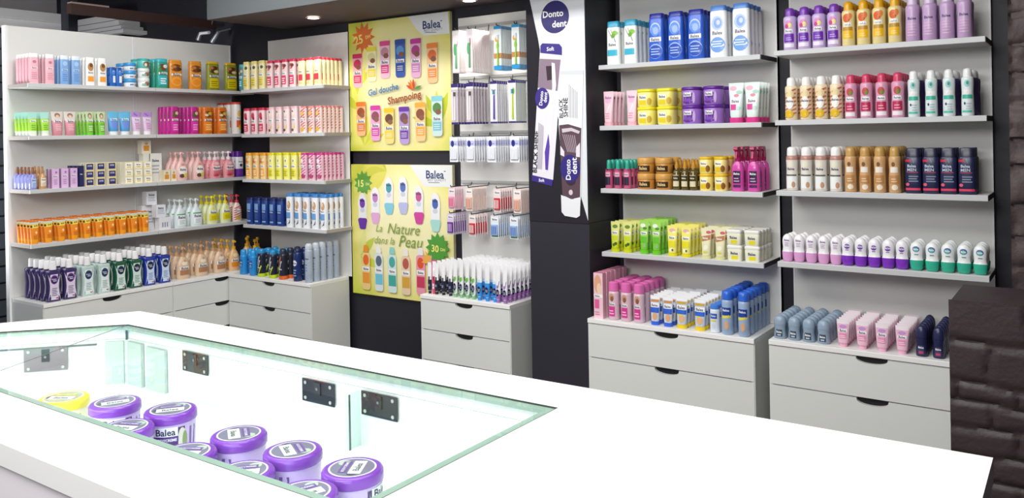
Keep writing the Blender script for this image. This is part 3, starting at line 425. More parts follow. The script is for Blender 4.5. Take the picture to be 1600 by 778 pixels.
'violet_spray': ('can', dict(body='#c9b2dc', cap='#7a3fae', waist=.06, pat=[('e', 0, .6, .55, .1, '#d98ac0'), ('e', .2, .58, .3, .06, '#f0e08a'), ('e', -.3, .56, .3, .05, '#c8468c')] + brand(.45, .6, .04) + [('r', -.75, .75, .18, .38, '#6a2ca8')] + lines(.23, .32, '#c9a6ec', 2) + [('r', -.75, .75, .06, .15, '#e8e0f0')]), 'deodorant_spray', 'spray can', 'violet can with purple cap, top right shelf'),
'amber_spray': ('can', dict(body='#e9d79a', cap='#dfa514', waist=.06, pat=[('e', -.1, .62, .6, .1, '#d9622c'), ('e', .4, .66, .3, .07, '#e88a4a')] + brand(.48, .6, .04) + [('r', -.75, .75, .34, .42, '#b98a2a'), ('r', -.75, .75, .16, .34, '#f0bb18')] + lines(.2, .28, '#f8e08a', 2)), 'deodorant_spray', 'spray can', 'yellow can with amber cap, top right shelf'),
'plum_spray': ('can', dict(body='#3a2c5c', cap='#dcdcdc', waist=.06, cv=.82, pat=[]), 'deodorant_spray', 'spray can', 'dark violet can behind mint cans'),
'lilac_spray': ('can', dict(body='#c3a4cc', cap='#d4c0dc', waist=.06, pat=[('t', BR, 0, .5, .6, '#4a3a70')] + lines(.12, .42, '#d9b0d0', 5, -.6, .6)), 'deodorant_spray', 'spray can', 'plain lilac can, top right shelf'),
'candy_spray': ('can', dict(body='#ecd9b8', cap='#f0eeec', waist=.06, pat=stripes('#c96a54', .03, .7, 7, .12) + [('e', 0, .6, .7, .1, '#ecd9a8'), ('e', 0, .4, .62, .15, '#f4efe8'), ('t', BR, 0, .44, .55, NV), ('e', -.1, .14, .7, .09, '#e0b81c')]), 'deodorant_spray', 'spray can', 'striped peach can with white cap'),
'raspberry_spray': ('can', dict(body='#dca0bc', cap='#cf4468', waist=.06, pat=[('e', 0, .6, .55, .09, '#c0504a'), ('e', .2, .57, .3, .05, '#6f8a34')] + brand(.44, .65, .045) + [('r', -.75, .75, .16, .36, '#b82c54')] + lines(.2, .32, '#eda4bc', 2) + [('r', -.75, .75, .05, .14, '#f0e6ec')]), 'deodorant_spray', 'spray can', 'pink can with raspberry cap'),
'mint_spray': ('can', dict(body='#dfe9ea', cap='#eef0f0', waist=.06, cv=.82, pat=[('e', 0, .68, .45, .08, '#9ed2cc'), ('e', .05, .69, .2, .04, '#2f8f88')] + brand(.5, .7, .045) + [('r', -.8, .8, .36, .44, '#3fb59c'), ('e', -.4, .26, .14, .03, '#27305c'), ('r', -.8, .7, .07, .11, '#4cc0a8')] + lines(.14, .3, '#b4c8d0', 3, -.2, .6)), 'deodorant_spray', 'spray can', 'white and mint can with white cap'),
'beige_spray': ('can', dict(body='#e3ddd4', cap='#f0f0ee', waist=.06, cw=.85, bands=[(.7, .8, '#b98a7c')], pat=[('e', 0, .6, .5, .07, '#ebe4cf'), ('t', BR, 0, .5, .6, NV), ('r', -.85, .85, .34, .37, '#4a5058'), ('r', -.85, .85, .06, .33, '#eef0ee'), ('e', .4, .14, .3, .07, '#c99a7c')]), 'deodorant_spray', 'spray can', 'off white can with white cap, third right shelf'),
'gold_spray': ('can', dict(body='#d3a877', cap='#c39a56', waist=.06, cw=.85, pat=[('e', -.1, .62, .3, .05, '#7a5534')] + brand(.5, .6, .06, '#efe6da') + [('r', -.75, .75, .2, .38, '#c08a52'), ('e', .1, .12, .5, .06, '#f0e2cc')] + lines(.24, .34, '#e8cfa8', 2)), 'deodorant_spray', 'spray can', 'gold can with gold cap'),
'navy_shower_can': ('flat', dict(body='#22264a', cap='#20233f', d=.62, cv=.8, cw=.86, pat=[('r', -.75, -.2, .7, .75, '#c8283e'), ('p', [(-.1, .78), (0, .78), (.2, .68), (.1, .68)], '#7a80a0'), ('t', BR, -.1, .61, .5, '#c4cede', .06), ('r', -.6, .5, .46, .475, '#c43a54'), ('t', 'MEN', -.1, .525, .48, '#b4bfd4', .065), ('e', -.5, .2, .18, .035, '#e05a74'), ('r', -.7, .7, .07, .12, '#d83a5c')] + lines(.26, .42, '#8a92ac', 3, -.4, .5)), 'shower_gel_bottle', 'bottle', 'dark navy bottle with red marks'),
'pink_roll': ('roll', dict(body='#f0eef1', cap='#dba0d2', pat=[('t', BR, 0, .78, .5, '#7a4a9a')] + lines(.56, .72, '#b98ac4', 3, -.4, .4)), 'roll_on_deodorant', 'roll-on', 'white roll-on with pink cap'),
'purple_roll': ('roll', dict(body='#f0eff3', cap='#7f36bc', pat=[('e', 0, .68, .5, .09, '#7a4ab0'), ('t', BR, 0, .7, .5, WH), ('r', -.3, .3, .54, .57, '#8c64b8')]), 'roll_on_deodorant', 'roll-on', 'white roll-on with purple cap'),
'teal_roll': ('roll', dict(body='#eef2f2', cap='#36b094', pat=[('e', 0, .74, .55, .1, '#4a5fa8'), ('e', 0, .72, .36, .07, '#5fc4b4'), ('t', BR, 0, .74, .4, WH), ('r', -.3, .4, .54, .57, '#5a8c94')]), 'roll_on_deodorant', 'roll-on', 'white roll-on with teal cap'),
'grey_roll': ('rollup', dict(body='#8fa2b6', cap='#93a6ba', pat=[('r', -.55, .55, .1, .4, '#3c4a5e'), ('t', BR, 0, .3, .45, WH), ('r', -.3, .3, .14, .2, '#b4c0cc')]), 'roll_on_deodorant', 'roll-on', 'grey blue roll-on on right cabinet'),
'pink_cream_tube': ('tube', dict(body='#efe4ea', cap='#eeb0cc', cw=.6, cv=.14, bands=[(.14, .3, '#eebfd2')], pat=[('r', -.75, .75, .3, .84, '#e9b4cc'), ('e', 0, .74, .5, .07, '#b88ac8')] + brand(.6, .6, .05) + [('r', -.5, .5, .3, .5, '#e08ab0')] + lines(.34, .46, '#f8e0ea', 2)), 'hand_cream_tube', 'tube', 'pale pink and white tube on right cabinet'),
'dark_roll': ('rollup', dict(body='#23264c', cap='#262a50', pat=[('r', -.55, .55, .08, .36, '#3a4068'), ('t', BR, 0, .3, .5, WH), ('r', -.4, .4, .1, .18, '#c04468')]), 'roll_on_deodorant', 'roll-on', 'dark navy roll-on beside black brick pier'),
}
# ------------------------------------------------------------------ room shell
LXW = -4.464
def structure(mb, name, bevel=0): return tag(mb.build(name, None, bevel), kind='structure')
M_BLK = mat('#1d1c26', .55, bump=.05); M_BLK2 = mat('#2b2a33', .5, noise=.05); M_WHT = mat('#e3e3e0', .42, noise=.015, scale=3); M_DRW = mat('#dcdedb', .4, noise=.01, scale=3)
M_TOP = mat('#f0f0ee', .35); M_EDGE = mat('#c9cac8', .4); M_DARK = mat('#0c0c0f', .6)
mb = MB(); mb.box(-9, 3, .03, .15, 0, 3.4, M_BLK); structure(mb, 'wall_back')
mb = MB(); mb.box(-9, 3, -6, .03, -.05, 0, mat('#57534f', .45, noise=.1, scale=2)); structure(mb, 'floor')
mb = MB(); mb.box(-3.8, 3, -6, -.668, 3.0, 3.08, mat('#2a2a30', .7)); mb.box(-9, -3.8, -6, .03, 3.25, 3.33, mat('#17171f', .7)); structure(mb, 'ceiling')
mb = MB(); mb.box(-3.8, 3, -.668, .03, 2.46, 3.08, mat('#5b6062', .6), {'bot': mat('#40363a', .6)}); structure(mb, 'trim_1')
mb = MB(); mb.box(2.4, 2.5, -6, .03, 0, 3.1, mat('#3a3538', .6)); structure(mb, 'wall_right')
# side room beyond the left unit: plaster cornices, dark beams, roller shutter
mw = mat('#c9c9cb', .6); mw2 = mat('#8f8d90', .7)
mb = MB(); mb.box(-9, -5.63, -4, -.70, 2.665, 2.79, mw2); mb.box(-9, -5.57, -4, -.655, 2.60, 2.665, mw); mb.box(-9, -5.6, -4, -.665, 2.46, 2.598, mw); structure(mb, 'trim_2')
mb = MB()
for i, (x, z0, z1) in enumerate(((-5.605, 2.575, 2.605), (-5.66, 2.61, 2.64), (-5.71, 2.645, 2.69), (-5.8, 2.695, 2.75))): mb.box(-8.8, x, -.18 + .012 * i, .03, z0, z1, mw)
mb.box(-8.8, -5.72, -.12, .03, 2.575, 2.75, mw2); structure(mb, 'trim_3')
mb = MB(); mb.box(-5.05, -4.95, -.965, -.90, 0, 3.25, mat('#1b1b26', .6)); structure(mb, 'trim_4')
mb = MB(); mb.box(-4.74, -4.68, -1.085, .03, 2.545, 2.61, mat('#3a2420', .6)); mb.box(-4.74, -4.685, -1.08, -.82, 2.61, 2.622, mat('#9a8480', .5)); structure(mb, 'trim_5')
t = thing('roller_shutter', 'dark grey slatted shutter at far left behind white shelving', 'shutter', (-5.0, -1.9, 0))
mb = MB()
for i in range(22): mb.box(-.02, .0, -.8, .62, i * .11 + .004, i * .11 + .1, mat('#565c66', .5, metal=.2))
P_ = mb.build('slat_curtain', t); mb = MB(); mb.box(-.03, -.02, -.8, .62, 0, 2.45, mat('#15161c')); mb.build('backing', t)
# track spotlights above the left unit
for i, (x, z, dx, dz) in enumerate(((-4.69, 2.495, -.016, -.05), (-4.46, 2.49, -.07, -.07))):
    t = thing('spotlight', ['metallic ceiling spotlight above white shelving, left one of pair', 'metallic ceiling spotlight above white shelving, nearer the corner'][i], 'spotlight', (x, -.1, z), 0, 'small spotlights above the left unit')
    mb = MB(); mb.tube((0, 0, 0), (dx, -.01, dz), .014, mat('#a9abb4', .3, metal=.6), 12, .018); mb.build('lamp_head', t)
    mb = MB(); mb.tube((0, 0, .002), (.11 if i == 0 else 0, .0, .0), .012, mat('#dcdcde', .3), 10) if i == 0 else mb.tube((0, 0, 0), (0, .1, .03), .006, mat('#8a8a90', .3), 8); mb.build('bracket', t)
mb = MB(); mb.tube((-4.69, .0, 2.56), (-4.61, .0, 2.75), .006, mat('#6a6c74', .3, metal=.5), 8); tag(mb.build('hanging_rod'), 'thin grey rod slanting up beside ceiling soffit edge', 'rod')
# recessed downlights
for i, (x, y) in enumerate(((-3.21, -.30), (-2.03, -.19))):
    t = thing('downlight', ['recessed round downlight in soffit above corner shelving', 'recessed round downlight in soffit above toothbrush rack'][i], 'downlight', (x, y, 2.46), 0, 'recessed downlights')
    mb = MB(); N = 24
    for k in range(N):
        a, b = 2 * PI * k / N, 2 * PI * (k + 1) / N
        mb.poly([(math.cos(b) * .05, math.sin(b) * .05, -.004), (math.cos(a) * .05, math.sin(a) * .05, -.004), (math.cos(a) * .036, math.sin(a) * .036, -.008), (math.cos(b) * .036, math.sin(b) * .036, -.008)], mat('#b9a79c', .4))
    mb.build('trim_ring', t); mb = MB(); mb.tube((0, 0, -.0065), (0, 0, -.004), .036, emis('#fff1e2', 14), 24); mb.build('lens', t)
    l = bpy.data.lights.new('downlight_beam', 'SPOT'); l.energy = (9, 20)[i]; l.spot_size = math.radians(110); l.spot_blend = .8; l.shadow_soft_size = .04; l.color = (1, .93, .85)
    o = bpy.data.objects.new('downlight_beam', l); COL.objects.link(o); o.location = (x, y - .0, 2.44)

# pillar with advertising board
mb = MB(); mb.box(-1.567, -1.206, -.30, .03, 0, 1.226, M_BLK2); mb.box(-1.567, -1.206, -.30, .03, 1.229, 2.46, M_BLK2); mb.box(-1.564, -1.209, -.297, .03, 1.2, 1.24, M_DARK); structure(mb, 'wall_pillar')

# ------------------------------------------------------------------ wall units
def cab(name, label, loc, rz, W, D, H, n=4, group='white drawer cabinets along the walls', hx=.5, top=.022):
    """cabinet: local x 0..W, front at y = -D, back at y = 0"""
    t = thing(name, label, 'cabinet', loc, rz, group)
    mb = MB(); mb.box(.004, W - .004, -D + .022, 0, .06, H - top, M_DRW, {'front': M_DARK}); mb.box(.03, W - .03, -D + .05, -.02, 0, .06, M_EDGE)
    mb.box(0, .016, -D + .004, 0, .04, H - top, M_DRW); mb.box(W - .016, W, -D + .004, 0, .04, H - top, M_DRW); mb.build('carcass', t)
    mb = MB(); mb.box(.0005, W - .0005, -D - .005, 0, H - top, H, M_TOP); o = mb.build('cabinet_top', t, .002)
    ph = (H - top - .05) / n
    for i in range(n):
        z0 = .05 + i * ph + .002; z1 = .05 + (i + 1) * ph - .003; cx = W * hx; hw = .062; dp = .026
        pts = [(.004, z0), (W - .004, z0), (W - .004, z1), (cx + hw, z1)] + [(cx + hw * math.cos(a), z1 - dp * math.sin(a) ** .8) for a in [PI * k / 12 for k in range(1, 12)]] + [(cx - hw, z1), (.004, z1)]
        d = MB(); b0 = pts
        # front face as a fan-safe strip set: split at the grip cut-out
        yF, yB = -D, -D + .018
        def quad(x0, x1, za, zb, xc=None): d.box(x0, x1, yF, yB, za, zb, M_DRW)
        quad(.004, cx - hw, z0, z1); quad(cx + hw, W - .004, z0, z1)
        arc = [(cx - hw * math.cos(PI * k / 14), z1 - dp * math.sin(PI * k / 14) ** .7 if 0 < k < 14 else z1) for k in range(15)]
        for (xa, za), (xb, zb) in zip(arc, arc[1:]):
            d.poly([(xa, yF, z0), (xb, yF, z0), (xb, yF, zb), (xa, yF, za)], M_DRW); d.poly([(xa, yF, za), (xb, yF, zb), (xb, yB, zb), (xa, yB, za)], M_EDGE)
        dr = d.build('drawer', t)
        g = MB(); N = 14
        for (xa, za), (xb, zb) in zip(arc, arc[1:]): g.poly([(xa, yB - .001, za - .001), (xb, yB - .001, zb - .001), (xb, yB - .001, z1 + .004), (xa, yB - .001, z1 + .004)], M_DARK)  # black sheet stands in for the shade inside the grip opening
        g.build('grip_shade', dr)
    return t
def panel(name, label, loc, rz, W, z0, z1, group=None, joint=None):
    t = thing(name, label, 'wall panel', loc, rz, group)
    mb = MB(); mb.box(.0, W, 0, .028, z0, z1, M_WHT); mb.build('board', t)
    mb = MB(); e = mat('#eceded', .4); mb.box(0, .008, -.002, .028, z0, z1, e); mb.box(W - .008, W, -.002, .028, z0, z1, e); mb.build('edge_strip', t)
    return t
def shelf(label, loc, rz, W, D, endblack=True, group='white wall shelves'):
    t = thing('wall_shelf', label, 'shelf', loc, rz, group); th = .023
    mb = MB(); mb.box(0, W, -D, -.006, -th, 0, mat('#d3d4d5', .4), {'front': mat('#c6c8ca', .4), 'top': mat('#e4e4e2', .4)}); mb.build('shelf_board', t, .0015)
    ec = mat('#26262a', .5) if endblack else mat('#a9a39e', .5)  # black end colour carries the shadow on the shelf sides
    for x0, x1 in ((-.0015, 0), (W, W + .0015)):
        mb = MB(); mb.box(x0, x1, -D + .012, -.006, -th + .001, -.001, ec); mb.build('shelf_end', t)
    for x in (.02, W - .05):
        mb = MB(); mb.box(x, x + .03, -.03, -.0, -th + .004, -.006, mat('#111114', .5)); mb.box(x + .005, x + .025, -D * .8, -.006, -th + .006, -.008, mat('#111114', .5)); mb.build('bracket', t)
    return t
T_ = 2.394
# left wall: faces +x
def Lp(u, off=0): return (LXW + off, u)
RZL = PI / 2
panel('back_panel', 'white back panel of left shelving, left of its vertical joint', (LXW, -1.589, 0), RZL, .81, .7525, T_)
panel('back_panel', 'white back panel of left shelving, joint to dark corner', (LXW, -.777, 0), RZL, .777, .7525, T_)
mb = MB(); mb.box(-4.505, LXW, -1.6, -1.589, .0, T_ + .002, mat('#f4f5f6', .35)); tag(mb.build('end_panel'), 'bright white end edge of left shelving, beside dark shutter', 'end panel')
cab('drawer_cabinet', 'white drawer cabinet under mouthwash bottles, left wall', (LXW, -1.589, 0), RZL, .829, .377, .752)
cab('drawer_cabinet', 'white drawer cabinet in corner under beige pump bottles', (LXW, -.758, 0), RZL, .758, .377, .752)
SL = [('top', 2.036), ('second', 1.726), ('third', 1.409), ('fourth', 1.087)]
for nm, z in SL:
    shelf(f'{nm} white shelf on left wall, part left of joint', (LXW, -1.589, z), RZL, .81, .25, False)
    shelf(f'{nm} white shelf on left wall, part reaching the corner', (LXW, -.775, z), RZL, .79, .25, False)
# back wall units
panel('back_panel', 'white back panel of corner shelving beside yellow posters', (-4.026, 0, 0), 0, .817, .7485, T_)
panel('back_panel', 'white back panel behind blue shampoos, right of pillar', (-1.166, 0, 0), 0, .832, .7555, 2.42)
panel('back_panel', 'white back panel of far right shelving', (-.275, 0, 0), 0, .829, .7635, 2.42)
panel('back_panel', 'white back panel of toothbrush rack left of pillar', (-2.262, 0, 0), 0, .585, .7705, T_)
cab('drawer_cabinet', 'white drawer cabinet left of lower yellow poster', (-4.078, 0, 0), 0, .84, .336, .748, hx=.505)
cab('drawer_cabinet', 'white drawer cabinet under toothpaste tubes', (-2.312, 0, 0), 0, .634, .336, .770)
cab('drawer_cabinet', 'white drawer cabinet under foot care products', (-1.2035, 0, 0), 0, .85, .336, .755)
cab('drawer_cabinet', 'white drawer cabinet beside black brick pier', (-.290, 0, 0), 0, .85, .336, .763)
for pl, x, W, zs, wh, eb in (('B', -4.026, .834, (2.030, 1.719, 1.406, 1.087), 'on corner unit left of yellow posters', False), ('C', -1.166, .830, (2.028, 1.720, 1.402, 1.080), 'right of advertising pillar', True), ('D', -.274, .829, (2.038, 1.727, 1.412, 1.094), 'of far right unit', True)):
    for (nm, _), z in zip(SL, zs): shelf(f'{nm} white shelf {wh}', (x, 0, z), 0, W, .246, eb)

# pegboard rails and hooks of the toothbrush rack
t = thing('hook_rack', 'grey rail rack with pegs holding toothbrush and floss packs', 'rack', (-2.262, 0, 0))
RAILZ = (2.335, 2.03, 1.70, 1.405, 1.245)
for z in RAILZ:
    mb = MB(); mb.box(.01, .575, -.014, -.001, z - .008, z + .008, mat('#b9bab8', .35, metal=.3)); mb.build('rail', t)

# brick pier (front right) and stone column behind it
def brickwork(mb, x0, x1, y, z0, z1, rows, mt, seed, amp=.012, colw=.22, gr=1.0, fixed=None):
    rnd = random.Random(seed); NX = max(10, int((x1 - x0) / .012)); NZ = int((z1 - z0) / .012)
    ys = [z0 + (z1 - z0) * i / rows + (rnd.uniform(-.015, .015) if 0 < i < rows else 0) for i in range(rows + 1)]
    if fixed: ys = fixed; rows = len(ys) - 1
    ph = [rnd.uniform(0, 6) for _ in range(rows + 1)]; cols = [[x0 + (k + (i % 2) * .5) * colw + rnd.uniform(-.03, .03) for k in range(-1, int((x1 - x0) / colw) + 3)] for i in range(rows)]
    dep = [[rnd.uniform(-.4, .4) for _ in range(20)] for _ in range(rows)]
    b = len(mb.v)
    for j in range(NZ + 1):
        for i in range(NX + 1):
            X = x0 + (x1 - x0) * i / NX; Z = z0 + (z1 - z0) * j / NZ
            e = [q + .007 * math.sin(X * 14 + ph[k]) for k, q in enumerate(ys)]; dz = min(abs(Z - q) for q in e[1:-1]) if rows > 1 else 1
            r = max(0, min(rows - 1, sum(1 for q in e if Z > q) - 1)); cs = [c + .008 * math.sin(Z * 30 + r) for c in cols[r]]; dx = min(abs(X - c) for c in cs); ci = sum(1 for c in cs if X > c)
            g = max(math.exp(-(dz / .007) ** 2), math.exp(-(dx / .006) ** 2) * .7)
            d = amp * (dep[r][ci % 20] + .3 * math.sin(X * 37 + r * 2) * math.sin(Z * 41 + ci)) - g * amp * gr
            if i in (0, NX) or j in (0, NZ): d = min(d, 0) * .3
            mb.v.append((X, y - d, Z))
    mi = mb.m(mt)
    for j in range(NZ):
        for i in range(NX):
            k = b + j * (NX + 1) + i; mb.f.append((k, k + 1, k + NX + 2, k + NX + 1)); mb.mi.append(mi); mb.sm.append(True)
M_BR = mat('#3a2e32', .5, noise=.2, scale=10, bump=.15, bscale=70); M_ST = mat('#4a3e3e', .6, noise=.45, scale=9, bump=.5, bscale=30)
mb = MB(); mb.box(.505, 2.38, -.93, -.60, 0, 1.115, M_BR); brickwork(mb, .5, 2.38, -.94, 0, 1.12, 9, M_BR, 5, .0016, .21, 8.0, [0, .12, .25, .36, .46, .547, .623, .712, .788, .854, .988, 1.12]); structure(mb, 'wall_brick_pier')
mb = MB(); mb.box(.655, 2.38, -.43, .03, 0, 2.46, M_ST); brickwork(mb, .645, 2.38, -.445, 0, 2.46, 21, M_ST, 9, .022, .3); structure(mb, 'wall_stone_column')

# ------------------------------------------------------------------ display counter
t = thing('display_counter', 'bright white display counter with glass topped showcase', 'counter', (-.4, -2.9, 0)); ox, oy = -.4, -2.9
zc = 1.15; O_ = [(-1.572, -2.512), (.757, -2.455), (.765, -3.30), (-2.10, -3.30)]; I_ = [(-1.425, -2.638), (.032, -2.613), (.025, -3.155), (-1.918, -3.155)]
M_CT = mat('#f5f5f5', .3); M_CI = mat('#f2f6f6', .35); loc = lambda p: (p[0] - ox, p[1] - oy)
mb = MB()
for i in range(4):
    j = (i + 1) % 4; q = [O_[i], I_[i], I_[j], O_[j]]
    mb.prism([loc(p) for p in q], zc - .04, zc, M_CT)
mb.build('worktop', t)
mb = MB()     # outer body panels
B = [(-1.55, -2.53), (.742, -2.475), (.75, -3.285), (-2.075, -3.285)]
for i in range(4):
    a, b = B[i], B[(i + 1) % 4]; dx, dy = b[0] - a[0], b[1] - a[1]; L = math.hypot(dx, dy); nx, ny = dy / L * .016, -dx / L * .016
    mb.prism([loc(p) for p in (a, (a[0] + nx, a[1] + ny), (b[0] + nx, b[1] + ny), b)], .06, zc - .04, mat('#efe9ee', .35) if i == 2 else mat('#e9dcda', .35))
mb.build('outer_panel', t)
mb = MB(); mb.prism([loc(p) for p in [(-1.5, -2.56), (-2.0, -3.25), (.71, -3.25), (.7, -2.51)]], 0, .06, M_DARK); mb.build('plinth', t)
mb = MB(); zf = .98    # white inner box of the showcase
mb.prism([loc(p) for p in ((-1.435, -2.626), (-1.94, -3.165), (.04, -3.165), (.04, -2.603))], zf - .016, zf, M_CI)
W4 = I_
for i in range(4):
    a, b = W4[i], W4[(i + 1) % 4]; dx, dy = b[0] - a[0], b[1] - a[1]; L = math.hypot(dx, dy); nx, ny = -dy / L * .012, dx / L * .012
    mb.prism([loc(p) for p in ((a[0], a[1]), (b[0], b[1]), (b[0] + nx, b[1] + ny), (a[0] + nx, a[1] + ny))], zf, zc - .041, M_CI)
mb.build('showcase_lining', t)
ge = mat('#9fb5aa', .25); mb = MB(); sl = MB()    # greenish ground rim of the glass and the dark seam round it
cx_ = sum(q[0] for q in I_) / 4; cy_ = sum(q[1] for q in I_) / 4
def rim(mb_, w0, w1, z0, z1, m_):
    N_ = []
    for i in range(4):
        a, b = I_[i], I_[(i + 1) % 4]; dx, dy = b[0] - a[0], b[1] - a[1]; L = math.hypot(dx, dy); N_.append((dy / L, -dx / L))
    def off(i, d):     # corner i moved inwards by d from both its sides
        n0, n1 = N_[i - 1], N_[i]; k = d / (1 + n0[0] * n1[0] + n0[1] * n1[1]); return (I_[i][0] + (n0[0] + n1[0]) * k, I_[i][1] + (n0[1] + n1[1]) * k)
    for i in range(4):
        j = (i + 1) % 4; mb_.prism([loc(p) for p in (off(i, w0), off(i, w1), off(j, w1), off(j, w0))], z0, z1, m_)
rim(mb, .0015, .021, zc - .010, zc - .0030, ge); mb.build('glass_edge', t, 0)['label'] = 'greenish edge of the glass top'
rim(sl, -.0002, .0014, zc - .010, zc + .0003, mat('#3a423f', .4)); sl.build('seam', t)['label'] = 'thin dark seam round the glass'
mb = MB(); mb.prism([loc(p) for p in I_][::-1], zc - .0025, zc - .001, glass_pane()); mb.build('glass_top', t)['label'] = 'clear glass top'
mb = MB(); mb.prism([loc(p) for p in ((-1.4245, -2.640), (-1.4270, -2.642), (-1.19, -3.154), (-1.1875, -3.154))], zc - .0009, zc - .0002, mat('#5a6462', .3)); mb.build('glass_joint', t)['label'] = 'fine dark joint across the glass'
sr = mat('#e8eef0', .4, metal=.2)
mb = MB(); led = emis('#eefcff', 2.5); mb.box(-1.80 - ox, .0 - ox, -3.150 - oy, -3.140 - oy, zc - .050, zc - .0415, led); mb.build('led_strip', t)
def plate(x, y, rz, z, c, wd=.108, ht=.054):
    p = MB(); p.box(-wd / 2, wd / 2, -.003, 0, -ht / 2, ht / 2, mat(c, .35, metal=.3)); p.box(-.01, .01, -.006, -.003, -.006, ht / 2 - .004, mat('#23282e', .4)); p.tube((0, -.006, .008), (0, -.0075, .008), .0035, mat('#8a9096', .3, metal=.6), 10)
    o = p.build('lock_plate', t); o.location = (x - ox, y - oy, z); o.rotation_euler = (0, 0, rz)
    s = MB()
    for a in (-1, 1):
        for b in (-1, 1): s.tube((a * (wd / 2 - .012), -.003, b * (ht / 2 - .009)), (a * (wd / 2 - .012), -.0048, b * (ht / 2 - .009)), .0042, mat('#c9ccc4', .3, metal=.5), 10)
    s.build('screws', o); return o
plate(-1.104, -2.636, .016, 1.083, '#2c3436'); plate(-.630, -2.6285, .016, 1.078, '#202833'); plate(-.434, -2.6255, .016, 1.078, '#2b343e')
DG = math.atan2(-.247, -.232) + PI     # direction of the slanting left wall
plate(-1.573, -2.80, DG, 1.065, '#8a7f86', .114, .066)
def dg(u0, u1, z0, z1, th, m_, m):     # a strip lying on the slanting wall, u = distance from the corner
    c, s_ = -.6846, -.7289; nx, ny = .7289 * 1, -.6846 * 1
    P4 = [(-1.425 + c * u0, -2.638 + s_ * u0), (-1.425 + c * u1, -2.638 + s_ * u1)]; P4 += [(P4[1][0] + nx * th, P4[1][1] + ny * th), (P4[0][0] + nx * th, P4[0][1] + ny * th)]
    m_.prism([loc(p) for p in P4], z0, z1, m)
fg = mat('#c6d2cd', .45); mb = MB(); mb.box(-1.415 - ox, -1.345 - ox, -2.648 - oy, -2.639 - oy, zf, 1.104, fg); dg(.012, .062, zf, 1.104, .006, mb, fg); mb.box(-1.325 - ox, -1.235 - ox, -2.645 - oy, -2.637 - oy, zf, 1.10, fg); mb.build('frosted_strip', t)['label'] = 'grey green frosted strips in corner'
mb = MB(); dg(.085, .36, 1.096, 1.100, .005, mb, mat('#5b6668', .4)); mb.box(-1.4262 - ox, -1.4225 - ox, -2.646 - oy, -2.641 - oy, 1.107, 1.139, mat('#4a5254', .4)); mb.build('slot', t)['label'] = 'dark slot lines in the white lining'
mb = MB(); mb.box(-.494 - ox, -.490 - ox, -2.665 - oy, -2.63 - oy, zf, 1.105, clear('#f2faf7', .94)); mb.box(-.496 - ox, -.4875 - ox, -2.670 - oy, -2.665 - oy, zf, 1.105, mat('#d3e2dc', .2)); mb.box(-.4875 - ox, -.4862 - ox, -2.670 - oy, -2.665 - oy, zf, 1.105, mat('#5d6f68', .3)); mb.build('glass_divider', t)
l = bpy.data.lights.new('showcase_led_light', 'AREA'); l.shape = 'RECTANGLE'; l.size = 1.7; l.size_y = .03; l.energy = 1.6; l.color = (.86, 1, 1)
o = bpy.data.objects.new('showcase_led_light', l); COL.objects.link(o); o.location = (-.9, -3.135, zc - .052); o.rotation_euler = (math.radians(68), 0, 0)

# cream jars in the showcase
def cream_jar(label, body, lid, dark, txt, loc, rz):
    r = thing('cream_jar', label, 'jar', loc, rz, 'cream jars in the glass showcase'); h, w = .085, .1155
    secs = S(h, w, w, [(0, .82, .82), (.05, .92, .92), (.5, .95, .95), (.73, .96, .96)], 2)
    mb = MB(); mb.loft(secs, mat(body, .25), seg=40); P(r, mb, 'body')
    mb = MB(); patches(mb, secs, h, w, [('r', -.72, .6, .03, .66, dark), ('e', .5, .34, .16, .3, '#d9d4c8'), ('e', .6, .3, .09, .24, '#8a9a6a'), ('r', -.6, .34, .44, .68, '#f1f0f5'), ('t', txt[0], -.13, .56, .38, NV), ('r', -.6, .36, .28, .42, '#5a2f90' if dark != '#d8cf50' else '#c9b61c'), ('t', txt[1], -.12, .35, .42, WH), ('r', .78, .95, .1, .6, '#6a4a94' if dark != '#d8cf50' else '#c9b61c')]); P(r, mb, 'printed_label')
    mb = MB(); mb.loft(S(h, w, w, [(.735, .99, .99), (.755, 1.01, 1.01), (.93, 1, 1), (.975, .96, .96), (.992, .89, .89), (.99, .8, .8)], 2), mat(lid, .22), seg=40); lo = P(r, mb, 'lid')
    mb = MB(); z = h * .99
    def disc(rad, zz, m_, cx=0, cy=0, k=1): mb.poly([(cx + rad * math.cos(2 * PI * i / 40), cy + rad * k * math.sin(2 * PI * i / 40), zz) for i in range(40)], m_)
    disc(.045, z + .0003, mat('#eeeaf2', .35)); disc(.0415, z + .0006, mat('#7d7690' if dark != '#d8cf50' else '#b9b490', .35)); disc(.012, z + .0008, mat('#b9c4b4'), .02, .02); disc(.01, z + .0008, mat('#4a3a5c'), -.028, -.006)
    def rect(x0, x1, y0, y1, zz, m_): mb.poly([(x0, y0, zz), (x1, y0, zz), (x1, y1, zz), (x0, y1, zz)], m_)
    rect(-.03, .03, -.022, .002, z + .001, mat('#f3f3f0')); rect(-.026, .026, .006, .022, z + .001, mat('#6f4f96' if dark != '#d8cf50' else '#d8c93a'))
    vs, fs, tw = text2d(txt[0], True); s_ = .036 / tw; mb.tris([(x * s_, -.010 + y * s_, z + .0013) for x, y in vs], fs, mat('#5a5f6c'))
    vs, fs, tw = text2d(txt[1], True); s_ = .044 / tw; mb.tris([(x * s_, .014 + y * s_, z + .0013) for x, y in vs], fs, mat('#e6e0ee'))
    mb.build('lid_label', lo); return r
